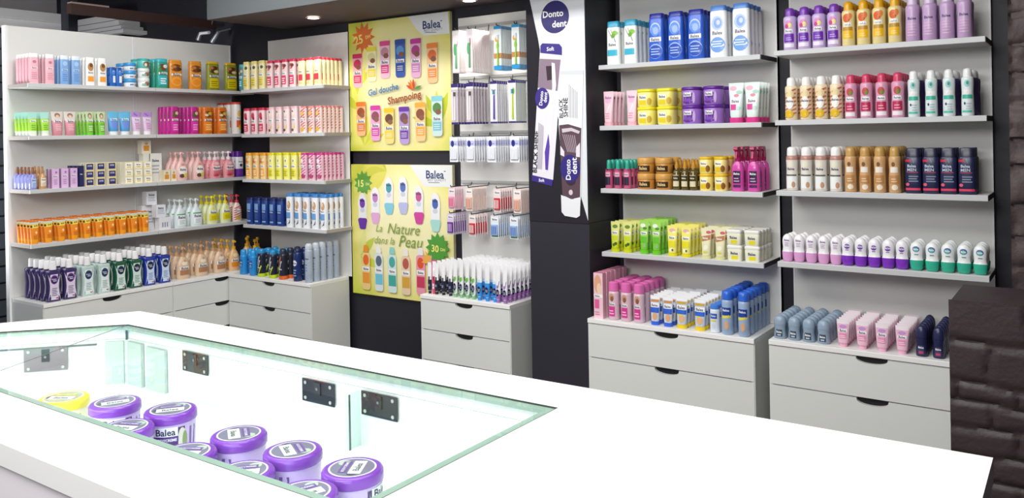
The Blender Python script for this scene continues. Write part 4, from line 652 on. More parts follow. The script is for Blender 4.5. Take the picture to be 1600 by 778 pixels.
PJ = [(-1.028, -2.907, 1.1, 'back row beside yellow jar'), (-.863, -2.868, .92, 'its front label facing out, back row'), (-.591, -2.886, -.6, 'back row, middle of showcase'), (-.422, -2.886, -.5, 'back row, second from right end'), (-.254, -2.887, 2.1, 'back row, rightmost and nearest divider'),
      (-.841, -2.990, .4, 'near row, second from left'), (-.595, -3.007, .5, 'near row, left of middle'), (-.418, -3.007, .8, 'near row, right of middle'), (-.248, -3.008, 1.2, 'near row, rightmost')]
j0 = None
for x, y, a, wh in PJ:
    lab = 'purple cream jar in glass showcase, ' + wh; x2 = x
    if j0 is None: j0 = cream_jar(lab, '#cdb6e6', '#8344b8', '#4b3068', (BR, 'BODYCREME'), (x, y, zf + .0006), a)
    else: dup(j0, (x, y, zf + .0006), a, lab)
cream_jar('yellow lidded cream jar at left of glass showcase', '#ecebc2', '#eede1e', '#d8cf50', (BR, 'BODYCREME'), (-1.172, -2.955, zf + .0006), .6)
# ------------------------------------------------------------------ posters (flat prints on thin boards)
class Art:
    """flat artwork; coordinates in metres on the board, layered outwards"""
    def __init__(s, mb, fn, y): s.mb = mb; s.fn = fn; s.y = y; s.e = 0
    def up(s, d=.00025): s.e += d
    def clip(s, P_):     # keep the print inside the board
        x0, x1, z0, z1 = X0 - cx + .001, X1 - cx - .001, Z0 - cz + .001, Z1 - cz - .001
        for ax, lim, sg in ((0, x0, 1), (0, x1, -1), (1, z0, 1), (1, z1, -1)):
            out = []
            for i in range(len(P_)):
                a, b = P_[i - 1], P_[i]; ia, ib = (a[ax] - lim) * sg >= 0, (b[ax] - lim) * sg >= 0
                if ia != ib:
                    t = (lim - a[ax]) / (b[ax] - a[ax]); out.append((a[0] + (b[0] - a[0]) * t, a[1] + (b[1] - a[1]) * t))
                if ib: out.append(b)
            P_ = out
            if len(P_) < 3: return []
        return P_
    def poly(s, pts, c, raw=False):
        m = c if not isinstance(c, str) else mat(c, .4)
        Q = s.clip([tuple(p if raw else s.fn(*p)) for p in pts])
        s.e += .00002
        if Q: s.mb.poly([(q[0], s.y - s.e, q[1]) for q in Q], m)
    def text(s, txt, p, width, c, ang=0, shear=0, bold=True):
        vs, fs, tw = text2d(txt, bold); q = s.fn(*p); k = width / tw; ca, sa = math.cos(ang), math.sin(ang)
        out = []
        for x, y in vs:
            x, y = (x + shear * y) * k, y * k; out.append((q[0] + x * ca - y * sa, s.y - s.e, q[1] + x * sa + y * ca))
        s.mb.tris(out, fs, mat(c, .4))
    def ell(s, p, rx, ry, c, n=20, ang=0):
        q = s.fn(*p); P_ = []
        for i in range(n):
            a = 2 * PI * i / n; x, y = rx * math.cos(a), ry * math.sin(a); P_.append((q[0] + x * math.cos(ang) - y * math.sin(ang), q[1] + x * math.sin(ang) + y * math.cos(ang)))
        s.poly(P_, c, True)
    def star(s, p, r0, r1, c, n=13, sx=1.15):
        q = s.fn(*p); s.poly([(q[0] + sx * (r1 if k % 2 else r0) * math.cos(PI * k / n), q[1] + (r1 if k % 2 else r0) * math.sin(PI * k / n)) for k in range(2 * n)], c, True)
    def rr(s, cx, cy, w, h, c, t=.0, b=.0):     # rounded rect about a fn point, metres; t/b extra pinch of top / bottom width
        q = s.fn(cx, cy); r = min(w, h) * .22; pts = []
        for k, (sx, sy) in enumerate(((1, 1), (-1, 1), (-1, -1), (1, -1))):
            wx = w / 2 * (1 - (t if sy > 0 else b))
            for a in range(4):
                an = PI / 2 * k + PI / 2 * a / 3; pts.append((q[0] + sx * (wx - r) + r * math.cos(an), q[1] + sy * (h / 2 - r) + r * math.sin(an)))
        s.poly(pts, c, True)
    def leaf(s, p, L, wd, ang, c):
        q = s.fn(*p); pts = [(t, wd * math.sin(PI * t / L)) for t in [L * i / 8 for i in range(9)]] + [(t, -wd * math.sin(PI * t / L)) for t in [L * i / 8 for i in range(7, 0, -1)]]
        s.poly([(q[0] + x * math.cos(ang) - y * math.sin(ang), q[1] + x * math.sin(ang) + y * math.cos(ang)) for x, y in pts], c, True)
def poster_bg():
    m = bpy.data.materials.new('poster_print'); m.use_nodes = True; nt = m.node_tree; p = nt.nodes['Principled BSDF']; p.inputs['Roughness'].default_value = .3
    tc = nt.nodes.new('ShaderNodeTexCoord'); g = nt.nodes.new('ShaderNodeTexGradient'); g.gradient_type = 'SPHERICAL'
    mp = nt.nodes.new('ShaderNodeMapping'); mp.inputs['Scale'].default_value = (1.75, 1, 1.75); mp.inputs['Location'].default_value = (-.08, 0, .02)
    n = nt.nodes.new('ShaderNodeTexNoise'); n.inputs['Scale'].default_value = 5; ad = nt.nodes.new('ShaderNodeMath'); ad.operation = 'MULTIPLY_ADD'; ad.inputs[1].default_value = .35
    r = nt.nodes.new('ShaderNodeValToRGB'); e = r.color_ramp.elements; e[0].position = .12; e[0].color = lin('#c3cf33'); e[1].position = .68; e[1].color = lin('#f4edb8')
    q = r.color_ramp.elements.new(.36); q.color = lin('#ebe27c')
    nt.links.new(tc.outputs['Object'], mp.inputs[0]); nt.links.new(mp.outputs[0], g.inputs[0]); nt.links.new(tc.outputs['Object'], n.inputs[0])
    nt.links.new(n.outputs[0], ad.inputs[0]); nt.links.new(g.outputs[1], ad.inputs[2]); nt.links.new(ad.outputs[0], r.inputs[0]); nt.links.new(r.outputs[0], p.inputs[0]); return m
PB = poster_bg()
def mini_bottle(A, x, y, w, h, cap, body, top, block, kind='flat', ang=0):
    """small printed bottle centred on fn point (x, y)"""
    fx = A.fn
    A.fn = lambda a, b, c=fx(x, y): (c[0] + a, c[1] + b)
    A.up(); A.rr(0, 0, w, h, body, .04, .1); A.up(); A.rr(0, h * .43, w * .98, h * .13, cap)
    A.up(); A.ell((0, h * .2), w * .38, h * .13, top); A.ell((w * .12, h * .1), w * .25, h * .07, '#8a5a44'); A.up(); A.poly([(-w * .38, -h * .02), (w * .38, -h * .02), (w * .38, -h * .11), (-w * .38, -h * .11)], '#f6f6f4')
    A.poly([(-w * .38, -h * .14), (w * .38, -h * .14), (w * .36, -h * .36), (-w * .36, -h * .36)], block); A.up(); A.text(BR, (0, -h * .065), w * .6, NV)
    for i in range(3): A.poly([(-w * .28, -h * (.2 + i * .05)), (w * .25, -h * (.2 + i * .05)), (w * .25, -h * (.215 + i * .05)), (-w * .28, -h * (.215 + i * .05))], '#f4ecec')
    A.fn = fx
def logo(A, pts, tx, ty):
    A.poly(pts, '#eef0ef'); A.up(); A.text(BR, (tx, ty), .145, '#1f3470'); q = A.fn(tx, ty)
    A.ell((tx + 47, ty - 16), .008, .003, '#1f3470')
    A.text('BEST QUALITY', (tx + 8, ty + 28), .15, '#7a808a', bold=False); A.poly([A.fn(tx - 32, ty + 40), A.fn(tx + 22, ty + 40), A.fn(tx + 22, ty + 43), A.fn(tx - 32, ty + 43)], '#5a6270', True)
def board(name, label, x0, x1, z0, z1, y):
    t = thing(name, label, 'poster', ((x0 + x1) / 2, y, (z0 + z1) / 2)); return t
# upper poster: grid 0..519 across, 0..650 down
X0, X1, Z0, Z1 = -3.207, -2.334, 1.592, 2.447
t = board('poster', 'upper yellow poster of shower gels and shampoo', X0, X1, Z0, Z1, .012); cx, cz = (X0 + X1) / 2, (Z0 + Z1) / 2
mb = MB(); mb.box(X0 - cx, X1 - cx, -.006, .017, Z0 - cz, Z1 - cz, mat('#e8e4c0', .4), {'front': PB})
def fn1(x, y):     # 648 x 778 working grid, corners of the board at its perspective corners
    u = (x - 43) / 519; top = 118 - 58 * u; return (X0 - cx + u * (X1 - X0), Z1 - cz - (y - top) / (768 - top) * (Z1 - Z0))
A = Art(mb, fn1, -.006)
A.up(); [A.leaf((60 + k * 9, 440 + k * 30), .2, .03, .5 + k * .5, c) for k, c in enumerate(('#d9da4a', '#e8e060', '#ced43c', '#dfe060', '#c9cf3a'))]
A.up(); [A.leaf((500, 640), .22, .028, 1.2 + k * .42, c) for k, c in enumerate(('#c9d23a', '#dcdc50', '#c0cc30', '#e2dc58', '#b9c92c'))]; [A.leaf((120, 740), .2, .02, .4 + k * .5, c) for k, c in enumerate(('#dfd94a', '#cdd23a', '#e6dc5a', '#c6cc34'))]
A.up(); logo(A, [(360, 82), (556, 62), (560, 174), (438, 182), (402, 150)], 476, 124)
A.up(); A.star((124, 190), .108, .066, '#e2702a', 11, 1.0); A.up(); A.text('25', (98, 200), .078, '#f8e87a', .18); A.text('DH', (150, 184), .042, '#f8e87a', .18)
W1, H1 = .092, .245
for x, y, h, cap, body, tp, bl in ((90, 358, 190, '#e0326a', '#f3b6c6', '#cf3560', '#e0346c'), (168, 325, 192, '#f0dc3a', '#f4efc4', '#e0dc9a', '#f0d83a'), (240, 302, 205, '#e2488c', '#f0c4d6', '#c88a9c', '#d83a84'), (320, 296, 205, '#2e4a9c', '#3a5cae', '#5f9ad8', '#2c468f'), (399, 296, 208, '#c43a96', '#e8b4d2', '#b8448a', '#c884b8'), (480, 322, 210, '#f08a3a', '#f4c894', '#e0703a', '#ee9440')):
    mini_bottle(A, x, y, W1 * .98, H1 * h / 205, cap, body, tp, bl)
for x, y, h, cap, body, tp, bl in ((110, 604, 190, '#e07a2c', '#ecb47c', '#9a4a2c', '#e8803a'), (188, 626, 195, '#d03aa0', '#e4a4cc', '#8a4a5c', '#d040a4'), (261, 640, 195, '#f0c828', '#ecd884', '#6a4428', '#ecd02c'), (339, 638, 200, '#6a34a8', '#b49ad4', '#7a4c5c', '#6a30a4'), (421, 620, 205, '#eeb040', '#f0cc8c', '#8a4c30', '#f0a838'), (503, 592, 210, '#8acdd8', '#cfe6e2', '#5a8a4c', '#7cc4d4')):
    mini_bottle(A, x, y, W1 * .98, H1 * h / 205, cap, body, tp, bl)
A.up(.001); A.text('Gel douche', (236, 455), .27, '#4a7fb0', .13, .1, True); A.text('Shampoing', (344, 496), .285, '#a8542c', .13, 0, True)
for k, (a, c) in enumerate(((2.7, '#e0502c'), (2.3, '#e8702c'), (2.0, '#f0903a'), (1.6, '#d84a2c'), (.3, '#5a9a3c'))): A.leaf((392, 456), .07, .009, a, c)
mb.build('printed_board', t)
# lower poster
X0, X1, Z0, Z1 = -3.207, -2.334, .640, 1.503
t = board('poster', 'lower yellow poster of roll-ons and spray cans', X0, X1, Z0, Z1, .012); cx, cz = (X0 + X1) / 2, (Z0 + Z1) / 2
mb = MB(); mb.box(X0 - cx, X1 - cx, -.006, .017, Z0 - cz, Z1 - cz, mat('#e8e4c0', .4), {'front': PB})
def fn2(x, y):
    u = (x - 58) / 514; bot = 708 + 60 * u; return (X0 - cx + u * (X1 - X0), Z1 - cz - (y - 56) / (bot - 56) * (Z1 - Z0))
A = Art(mb, fn2, -.006)
A.up(); [A.leaf((250, 90), .25, .05, 2.4 + k * .45, c) for k, c in enumerate(('#c9c936', '#dcd84a', '#cfcf3a', '#e4dc58'))]; [A.leaf((100, 520), .19, .03, -.9 + k * .55, c) for k, c in enumerate(('#dfe08a', '#cdd44a', '#e8e6a4', '#c4d04c', '#e2e28c'))]
A.up(); logo(A, [(366, 57), (572, 56), (574, 168), (436, 166)], 490, 104)
A.up(); A.star((124, 150), .085, .06, '#5fa03a', 11, 1.0); A.up(); A.text('15', (112, 152), .05, '#f2ec7a'); A.text('DH', (148, 156), .032, '#f2ec7a')
for x, y, c, p, ang in ((118, 292, '#6a34a8', '#7a3fae', 0), (188, 264, '#e0a8d4', '#c07ac0', 0), (261, 214, '#7ec8dc', '#3a9aa8', 0), (334, 210, '#b8bce4', '#4a6ab4', 0), (412, 258, '#d03a96', '#c8508a', 0), (492, 294, '#a8dcd4', '#3f5cae', 0)):
    q = fn2(x, y); fx = A.fn; A.fn = lambda a, b, c_=q: (c_[0] + a, c_[1] + b); A.up()
    A.ell((0, .045), .040, .075, '#f1f1f4', 24); A.rr(0, -.02, .072, .12, '#f1f1f4'); A.up(); A.rr(0, -.085, .084, .075, c, 0, .28); A.up(); A.ell((0, .05), .024, .032, p); A.ell((0, .005), .02, .016, '#cfd4e4'); A.up(); A.text(BR, (0, .07), .045, NV); A.fn = fx
A.up(); A.text('La', (212, 378), .055, '#8ea63e', .02, .3, False); A.text('Nature', (338, 382), .27, '#7d9a38', .0, .3, False); A.text('dans la', (238, 440), .18, '#8ea63e', .0, .3, False); A.text('Peau', (372, 446), .19, '#7d9a38', .0, .3, False)
for x, y, cap, body, tp, bl in ((136, 582, '#f0962c', '#f0cf8a', '#e8702c', '#ec9a34'), (205, 588, '#eceef0', '#dfe6ea', '#5a6a7c', '#6fc4dc'), (275, 594, '#8cd0c8', '#d4e8e6', '#4aa8a0', '#3fa89c'), (345, 602, '#f2ece6', '#ecd0b0', '#b85a4a', '#d8a43a'), (419, 598, '#ece6ea', '#ec9ab0', '#e0502c', '#c83a5c')):
    q = fn2(x, y); fx = A.fn; A.fn = lambda a, b, c_=q: (c_[0] + a, c_[1] + b); h = .3; w_ = .076
    A.up(); A.rr(0, -.02, w_, h * .82, body, .05, .04); A.up(); A.rr(0, h * .43, w_ * .62, h * .16, cap, .2, 0); A.up(); A.ell((0, .055), w_ * .35, .035, tp); A.poly([(-w_ * .42, .01), (w_ * .42, .01), (w_ * .42, -.02), (-w_ * .42, -.02)], '#f6f6f4'); A.poly([(-w_ * .42, -.03), (w_ * .42, -.03), (w_ * .42, -.1), (-w_ * .42, -.1)], bl); A.up(); A.text(BR, (0, -.005), w_ * .6, NV); A.fn = fx
A.up(); [A.leaf((470, 545), .08, .01, 1.5 + k * .35, '#eeb04a') for k in range(6)]
A.up(); A.rr(490, 600, .075, .28, '#e89ab8', .05); A.up(); A.rr(490, 545, .06, .05, '#d8508c')
A.up(); A.star((504, 476), .098, .07, '#4f9a34', 12, 1.0); A.up(); A.text('30', (492, 478), .058, '#f4ec7a', -.05); A.text('DH', (528, 484), .036, '#f4ec7a', -.05)
mb.build('printed_board', t)

# pillar advertising board: working grid = positions measured across its face (823..920, 0..345)
X0, X1, Z0, Z1 = -1.565, -1.208, 1.226, 2.455; cx, cz = (X0 + X1) / 2, 1.84
t = thing('advertising_board', 'glossy black and white toothpaste advert on black pillar', 'poster', (cx, -.3005, cz))
mb = MB(); mb.box(X0 - cx, X1 - cx, -.004, 0, Z0 - cz, Z1 - cz, mat('#2b2930', .22))
def fn3(px, py): return (-1.561 + .003874 * (px - 823) - .000067 * py - cx, 2.3958 - .003383 * py - .00041 * (px - 823) - cz)
A = Art(mb, fn3, -.004); A.up()
A.poly([(X0 - cx + .012, Z1 - cz - .002), fn3(832, 15), fn3(842, 60), fn3(849, 100), fn3(868, 160), fn3(882, 207), fn3(898, 260), (X1 - cx - .001, Z0 - cz + .015), (X1 - cx - .001, Z1 - cz - .002)], '#dfe2e6', True)
A.up(); A.ell((869, 26), .089, .089, '#eceaf2', 36); A.up(); A.ell((869, 26), .085, .085, '#2f2a6a', 36); A.up(); A.text('Donto', (866, 21), .125, WH, 0); A.text('dent', (876, 36), .088, WH, 0)
# brush pack
A.up(); A.poly([(846, 68), (879, 68), (878, 105), (872, 200), (866, 276), (833, 273), (841, 150)], '#e6e3ea'); A.up()
A.poly([(846, 71), (849, 67), (876, 67), (880, 72), (880, 84), (846, 82)], '#3d2f86'); A.text('Soft', (862, 75), .045, WH); A.up()
A.up(); A.text('Soft', (862, 75), .045, WH)
A.poly([(845, 91), (878, 91), (873, 139), (842, 136)], '#8f7c8c'); A.up(); A.poly([(855, 102), (864, 101), (866, 122), (857, 124)], '#3a2c34'); A.poly([(864, 96), (869, 97), (871, 130), (864, 200), (858, 262), (853, 266), (852, 240), (857, 190), (865, 135)], '#f2eef4'); A.up()
A.poly([(859, 205), (861, 225), (858, 262), (854, 262), (853, 235)], '#5d3fa8'); A.ell((849, 152), .044, .056, '#3d2f86'); A.up(); A.text('Donto', (847.5, 152), .075, WH, PI / 2 - .12); A.text('dent', (854, 150), .055, WH, PI / 2 - .12)
A.text('BLACK SHINE', (838.5, 236), .22, '#221f28', PI / 2 - .08); A.poly([(832.5, 273), (866, 276), (864.5, 286), (832, 282)], '#3d2f86'); A.up(); A.text('Soft', (848, 279), .035, WH, -.05)
for k in range(5): A.poly([(843 + k * 1.8, 190 + k), (844 + k * 1.8, 190 + k), (842 + k * 1.6, 262), (841 + k * 1.6, 262)], '#b9b4c2')
# tube
A.up(); A.poly([(879, 106), (913, 103), (911, 190), (909, 300), (884, 300), (875, 190)], '#eef0f3'); A.up(); A.poly([(878, 108), (913, 105), (913, 112), (878, 114)], '#d4d7dc')
A.text('BLACK', (879, 165), .1, '#221f28', PI / 2); A.text('SHINE', (886, 163), .1, '#221f28', PI / 2)
for k in range(6): A.poly([(891 + k * 2.4, 128 + k * 2), (891.8 + k * 2.4, 128 + k * 2), (891.8 + k * 2.4, 178), (891 + k * 2.4, 178)], '#8e8a96')
A.poly([(876, 191), (890, 188), (910, 192), (908, 296), (895, 301), (881, 297)], '#5c4650'); A.up(); A.poly([(880, 196), (895, 193), (908, 197), (906, 201), (895, 198), (881, 202)], '#cfc4cc')
for k in range(7): A.poly([(881 + k * 3, 204), (882 + k * 3, 204), (890 + k * 2.4, 230), (889 + k * 2.4, 230)], '#b9a9b2')
A.poly([(878, 222), (884, 230), (884, 238), (878, 236)], '#e6dee6'); A.poly([(902, 222), (908, 214), (908, 236), (902, 236)], '#e6dee6'); A.ell((894, 272), .03, .03, '#3c2c34'); A.ell((894, 291), .012, .014, '#d9c9cf')
A.up(); A.ell((893, 255), .058, .071, '#352a7c', 30); A.up(); A.text('Donto', (890, 257), .105, WH, PI / 2); A.text('dent', (899, 250), .085, WH, PI / 2)
A.up(); A.poly([(879, 297), (895, 301), (909, 298), (908, 324), (903, 328), (885, 328), (880, 323)], '#e9eaee')
mb.build('printed_board', t)
RUNS = [
    ('L1', 'pink_toner', -1.542, -1.45, 2, 5, 0.0556, 0.178, 0.036, 0.035),
    ('L1', 'blue_lotion', -1.362, -1.292, 2, 3, 0.0538, 0.177, 0.036, 0.035),
    ('L1', 'white_lotion', -1.204, -1.126, 2, 3, 0.056, 0.175, 0.036, 0.035),
    ('L1', 'blue_pouch', -1.054, -1.012, 2, 2, 0.0399, 0.123, 0.05, 0.035),
    ('L1', 'blue_tin_stack', -0.934, -0.934, 1, 2, 0.0794, 0.158, 0.07, 0.04),
    ('L1', 'coconut_tub_stack', -0.84, -0.84, 1, 2, 0.0773, 0.191, 0.07, 0.04),
    ('L1', 'coconut_bottle', -0.714, -0.714, 1, 3, 0.0816, 0.199, 0.045, 0.035),
    ('L1', 'cocoa_bottle', -0.611, -0.457, 2, 1, 0.094, 0.197, 0.045, 0.035),
    ('L1', 'honey_bottle', -0.315, -0.164, 2, 1, 0.097, 0.201, 0.045, 0.035),
    ('L2', 'lime_tube', -1.552, -1.482, 2, 5, 0.0543, 0.141, 0.04, 0.035),
    ('L2', 'rose_tube', -1.41, -1.333, 2, 1, 0.072, 0.145, 0.04, 0.035),
    ('L2', 'green_face_tube', -1.21, -1.136, 2, 4, 0.0526, 0.147, 0.04, 0.035),
    ('L2', 'blue_gel_tube', -1.056, -0.979, 2, 1, 0.075, 0.149, 0.04, 0.035),
    ('L2', 'lilac_tube', -0.899, -0.822, 2, 1, 0.068, 0.149, 0.04, 0.035),
    ('L2', 'magenta_bottle', -0.625, -0.472, 2, 4, 0.0603, 0.189, 0.045, 0.035),
    ('L2', 'orange_bottle', -0.369, -0.247, 2, 3, 0.0758, 0.189, 0.045, 0.035),
    ('L2', 'red_lid_can', -0.114, -0.114, 1, 3, 0.0754, 0.229, 0.06, 0.045),
    ('L3', 'lilac_serum', -1.557, -1.557, 1, 6, 0.0425, 0.129, 0.036, 0.035),
    ('L3', 'beige_serum', -1.502, -1.502, 1, 3, 0.0431, 0.131, 0.036, 0.035),
    ('L3', 'lilac_carton', -1.431, -1.32, 3, 2, 0.0435, 0.116, 0.04, 0.035),
    ('L3', 'navy_carton', -1.276, -1.276, 1, 3, 0.0292, 0.129, 0.05, 0.035),
    ('L3', 'navy_cream_stack', -1.224, -1.079, 3, 2, 0.0529, 0.145, 0.05, 0.035),
    ('L3', 'yellow_cream_stack', -0.967, -0.833, 3, 3, 0.056, 0.141, 0.05, 0.035),
    ('L3', 'pink_pump', -0.574, -0.442, 2, 3, 0.081, 0.197, 0.06, 0.04),
    ('L3', 'rose_pump', -0.304, -0.191, 2, 3, 0.081, 0.194, 0.06, 0.04),
    ('L3', 'purple_bottle', -0.099, -0.099, 1, 3, 0.0593, 0.187, 0.05, 0.04),
    ('L4', 'sun_tube', -1.55, -0.847, 10, 5, 0.0517, 0.133, 0.04, 0.04),
    ('L4', 'clear_pump', -0.587, -0.463, 2, 3, 0.0808, 0.194, 0.06, 0.045),
    ('L4', 'yellow_pump', -0.333, -0.221, 2, 3, 0.0764, 0.201, 0.06, 0.045),
    ('L4', 'stripe_pump', -0.122, -0.122, 1, 3, 0.0665, 0.198, 0.06, 0.045),
    ('LC', 'purple_wash', -1.509, -1.412, 2, 5, 0.079, 0.238, 0.062, 0.045),
    ('LC', 'clear_wash', -1.305, -1.204, 2, 5, 0.0768, 0.236, 0.062, 0.045),
    ('LC', 'green_wash', -1.1, -0.993, 2, 5, 0.0809, 0.233, 0.062, 0.045),
    ('LC', 'blue_wash', -0.9, -0.794, 2, 5, 0.0778, 0.237, 0.062, 0.045),
    ('LC', 'beige_pump', -0.64, -0.352, 3, 4, 0.0833, 0.217, 0.07, 0.07),
    ('LC', 'honey_pump', -0.234, -0.234, 1, 4, 0.0739, 0.218, 0.07, 0.07),
    ('B1', 'teal_gel', -4.05, -4.05, 1, 3, 0.0411, 0.182, 0.036, 0.03),
    ('B1', 'vanilla_gel', -3.994, -3.828, 3, 4, 0.0548, 0.197, 0.036, 0.03),
    ('B1', 'berry_gel', -3.74, -3.511, 4, 4, 0.0532, 0.189, 0.036, 0.03),
    ('B1', 'cream_gel', -3.422, -3.268, 3, 6, 0.0532, 0.184, 0.036, 0.03),
    ('B2', 'cherry_gel', -3.996, -3.836, 3, 4, 0.0548, 0.181, 0.036, 0.03),
    ('B2', 'banana_gel', -3.735, -3.5, 4, 4, 0.0532, 0.181, 0.036, 0.03),
    ('B2', 'candy_gel', -3.409, -3.264, 3, 6, 0.0497, 0.177, 0.036, 0.03),
    ('B3', 'mango_gel', -3.987, -3.831, 3, 4, 0.0525, 0.181, 0.036, 0.03),
    ('B3', 'lemon_gel', -3.74, -3.509, 4, 4, 0.0511, 0.182, 0.036, 0.03),
    ('B3', 'fuchsia_gel', -3.414, -3.26, 3, 6, 0.0509, 0.18, 0.036, 0.03),
    ('B4', 'navy_gel', -3.981, -3.659, 5, 3, 0.0573, 0.187, 0.04, 0.03),
    ('B4', 'milk_shampoo', -3.564, -3.232, 5, 4, 0.0545, 0.227, 0.046, 0.03),
    ('BC', 'blue_spray', -3.961, -3.858, 2, 3, 0.0515, 0.172, 0.05, 0.04),
    ('BC', 'lime_spray', -3.77, -3.651, 2, 3, 0.0551, 0.189, 0.05, 0.04),
    ('BC', 'orange_spray', -3.547, -3.547, 1, 3, 0.058, 0.203, 0.05, 0.04),
    ('BC', 'navy_spray', -3.405, -3.405, 1, 3, 0.0574, 0.216, 0.05, 0.04),
    ('BC', 'silver_spray', -3.292, -3.292, 1, 5, 0.0508, 0.253, 0.058, 0.035),
    ('TC', 'black_paste', -2.28, -2.126, 4, 6, 0.0261, 0.18, 0.042, 0.05),
    ('TC', 'red_paste', -2.251, -2.251, 1, 1, 0.018, 0.15, 0.042, 0.05),
    ('TC', 'green_paste', -2.082, -1.952, 4, 7, 0.0274, 0.21, 0.042, 0.04),
    ('TC', 'blue_paste', -1.906, -1.8, 3, 7, 0.0322, 0.205, 0.042, 0.035),
    ('TC', 'purple_paste', -1.776, -1.729, 2, 7, 0.0299, 0.195, 0.042, 0.03),
    ('C1', 'teal_shampoo', -1.09, -0.993, 2, 5, 0.0716, 0.218, 0.04, 0.03),
    ('C1', 'blue_shampoo', -0.854, -0.649, 3, 4, 0.0777, 0.235, 0.045, 0.03),
    ('C1', 'white_shampoo', -0.538, -0.428, 2, 5, 0.0809, 0.241, 0.042, 0.03),
    ('C2', 'pink_foot_tube', -1.126, -0.996, 2, 4, 0.0572, 0.174, 0.04, 0.03),
    ('C2', 'yellow_tub_stack', -0.921, -0.815, 2, 2, 0.0945, 0.177, 0.095, 0.05),
    ('C2', 'purple_tub_stack', -0.688, -0.578, 2, 2, 0.0997, 0.177, 0.095, 0.055),
    ('C2', 'floral_tube', -0.462, -0.384, 2, 4, 0.0717, 0.185, 0.045, 0.035),
    ('C3', 'ampoule', -1.132, -1.027, 3, 4, 0.039, 0.145, 0.04, 0.03),
    ('C3', 'gold_tub_stack', -0.932, -0.835, 2, 3, 0.0883, 0.156, 0.08, 0.045),
    ('C3', 'oil_bottle', -0.764, -0.678, 3, 4, 0.0397, 0.144, 0.045, 0.035),
    ('C3', 'honey_tub_stack', -0.616, -0.542, 2, 3, 0.0653, 0.161, 0.07, 0.04),
    ('C3', 'trigger_spray', -0.462, -0.386, 2, 3, 0.0575, 0.206, 0.065, 0.04),
    ('C4', 'olive_tube', -1.104, -1.035, 2, 5, 0.0509, 0.153, 0.045, 0.035),
    ('C4', 'green_tube', -0.942, -0.878, 2, 6, 0.0494, 0.167, 0.045, 0.035),
    ('C4', 'yellow_tube', -0.793, -0.72, 2, 5, 0.0537, 0.148, 0.045, 0.035),
    ('C4', 'foot_tube', -0.62, -0.551, 2, 5, 0.0521, 0.144, 0.045, 0.035),
    ('C4', 'white_tub_stack', -0.479, -0.395, 2, 5, 0.0722, 0.145, 0.048, 0.035),
    ('CC', 'wax_carton', -1.15, -1.15, 1, 6, 0.0506, 0.228, 0.045, 0.035),
    ('CC', 'pink_spray', -1.076, -0.938, 3, 6, 0.0544, 0.189, 0.045, 0.045),
    ('CC', 'blue_foot_tube', -0.851, -0.783, 2, 7, 0.0508, 0.141, 0.04, 0.04),
    ('CC', 'yellow_foot_tube', -0.713, -0.623, 2, 7, 0.0579, 0.145, 0.04, 0.04),
    ('CC', 'deo_powder', -0.55, -0.55, 1, 5, 0.0452, 0.13, 0.045, 0.04),
    ('CC', 'blue_foot_spray', -0.489, -0.411, 2, 6, 0.0513, 0.2, 0.045, 0.035),
    ('D1', 'violet_spray', -0.21, -0.021, 4, 4, 0.0573, 0.188, 0.05, 0.035),
    ('D1', 'amber_spray', 0.039, 0.223, 4, 4, 0.0538, 0.191, 0.05, 0.035),
    ('D1', 'lilac_spray', 0.29, 0.481, 4, 2, 0.055, 0.188, 0.055, 0.035),
    ('D2', 'candy_spray', -0.209, -0.015, 4, 4, 0.0546, 0.19, 0.05, 0.035),
    ('D2', 'raspberry_spray', 0.045, 0.23, 4, 4, 0.0512, 0.188, 0.05, 0.035),
    ('D2', 'mint_spray', 0.29, 0.486, 4, 1, 0.0455, 0.19, 0.06, 0.035),
    ('D2', 'plum_spray', 0.30, 0.496, 4, 2, 0.05, 0.186, 0.055, 0.095),
    ('D3', 'beige_spray', -0.212, -0.022, 4, 4, 0.0519, 0.195, 0.05, 0.035),
    ('D3', 'gold_spray', 0.038, 0.214, 4, 4, 0.0487, 0.193, 0.05, 0.035),
    ('D3', 'navy_shower_can', 0.284, 0.48, 4, 3, 0.0621, 0.186, 0.05, 0.04),
    ('D4', 'pink_roll', -0.237, -0.03, 5, 3, 0.0492, 0.123, 0.048, 0.035),
    ('D4', 'purple_roll', 0.019, 0.236, 5, 3, 0.0515, 0.123, 0.048, 0.035),
    ('D4', 'teal_roll', 0.29, 0.522, 5, 3, 0.0527, 0.12, 0.048, 0.035),
    ('DC', 'grey_roll', -0.254, -0.067, 4, 6, 0.0545, 0.101, 0.044, 0.05),
    ('DC', 'pink_cream_tube', 0.016, 0.246, 4, 7, 0.0526, 0.114, 0.04, 0.04),
    ('DC', 'dark_roll', 0.317, 0.379, 2, 6, 0.0441, 0.124, 0.044, 0.04),
]
# ------------------------------------------------------------------ products on the shelves
ORD = ['first', 'second', 'third', 'fourth', 'fifth', 'sixth', 'seventh', 'eighth', 'ninth', 'tenth', 'eleventh', 'twelfth', 'thirteenth', 'fourteenth']
LVL = {'L1': 2.036, 'L2': 1.726, 'L3': 1.409, 'L4': 1.087, 'LC': .752, 'B1': 2.030, 'B2': 1.719, 'B3': 1.406, 'B4': 1.087, 'BC': .748, 'TC': .77,
       'C1': 2.028, 'C2': 1.720, 'C3': 1.402, 'C4': 1.080, 'CC': .755, 'D1': 2.038, 'D2': 1.727, 'D3': 1.412, 'D4': 1.094, 'DC': .763}
def put(pl, u, off, z=0):
    zz = LVL[pl] + z + .0004
    return ((LXW + off, u, zz), RZL) if pl[0] == 'L' else ((u, -off, zz), 0)
def edge(pl): return (.377 if pl[0] == 'L' else .336) if pl[1] == 'C' else (.25 if pl[0] == 'L' else .246)
def colword(i, n): return '' if n == 1 else ('left column' if i == 0 else 'right column') if n == 2 else f'{ORD[i]} from left'
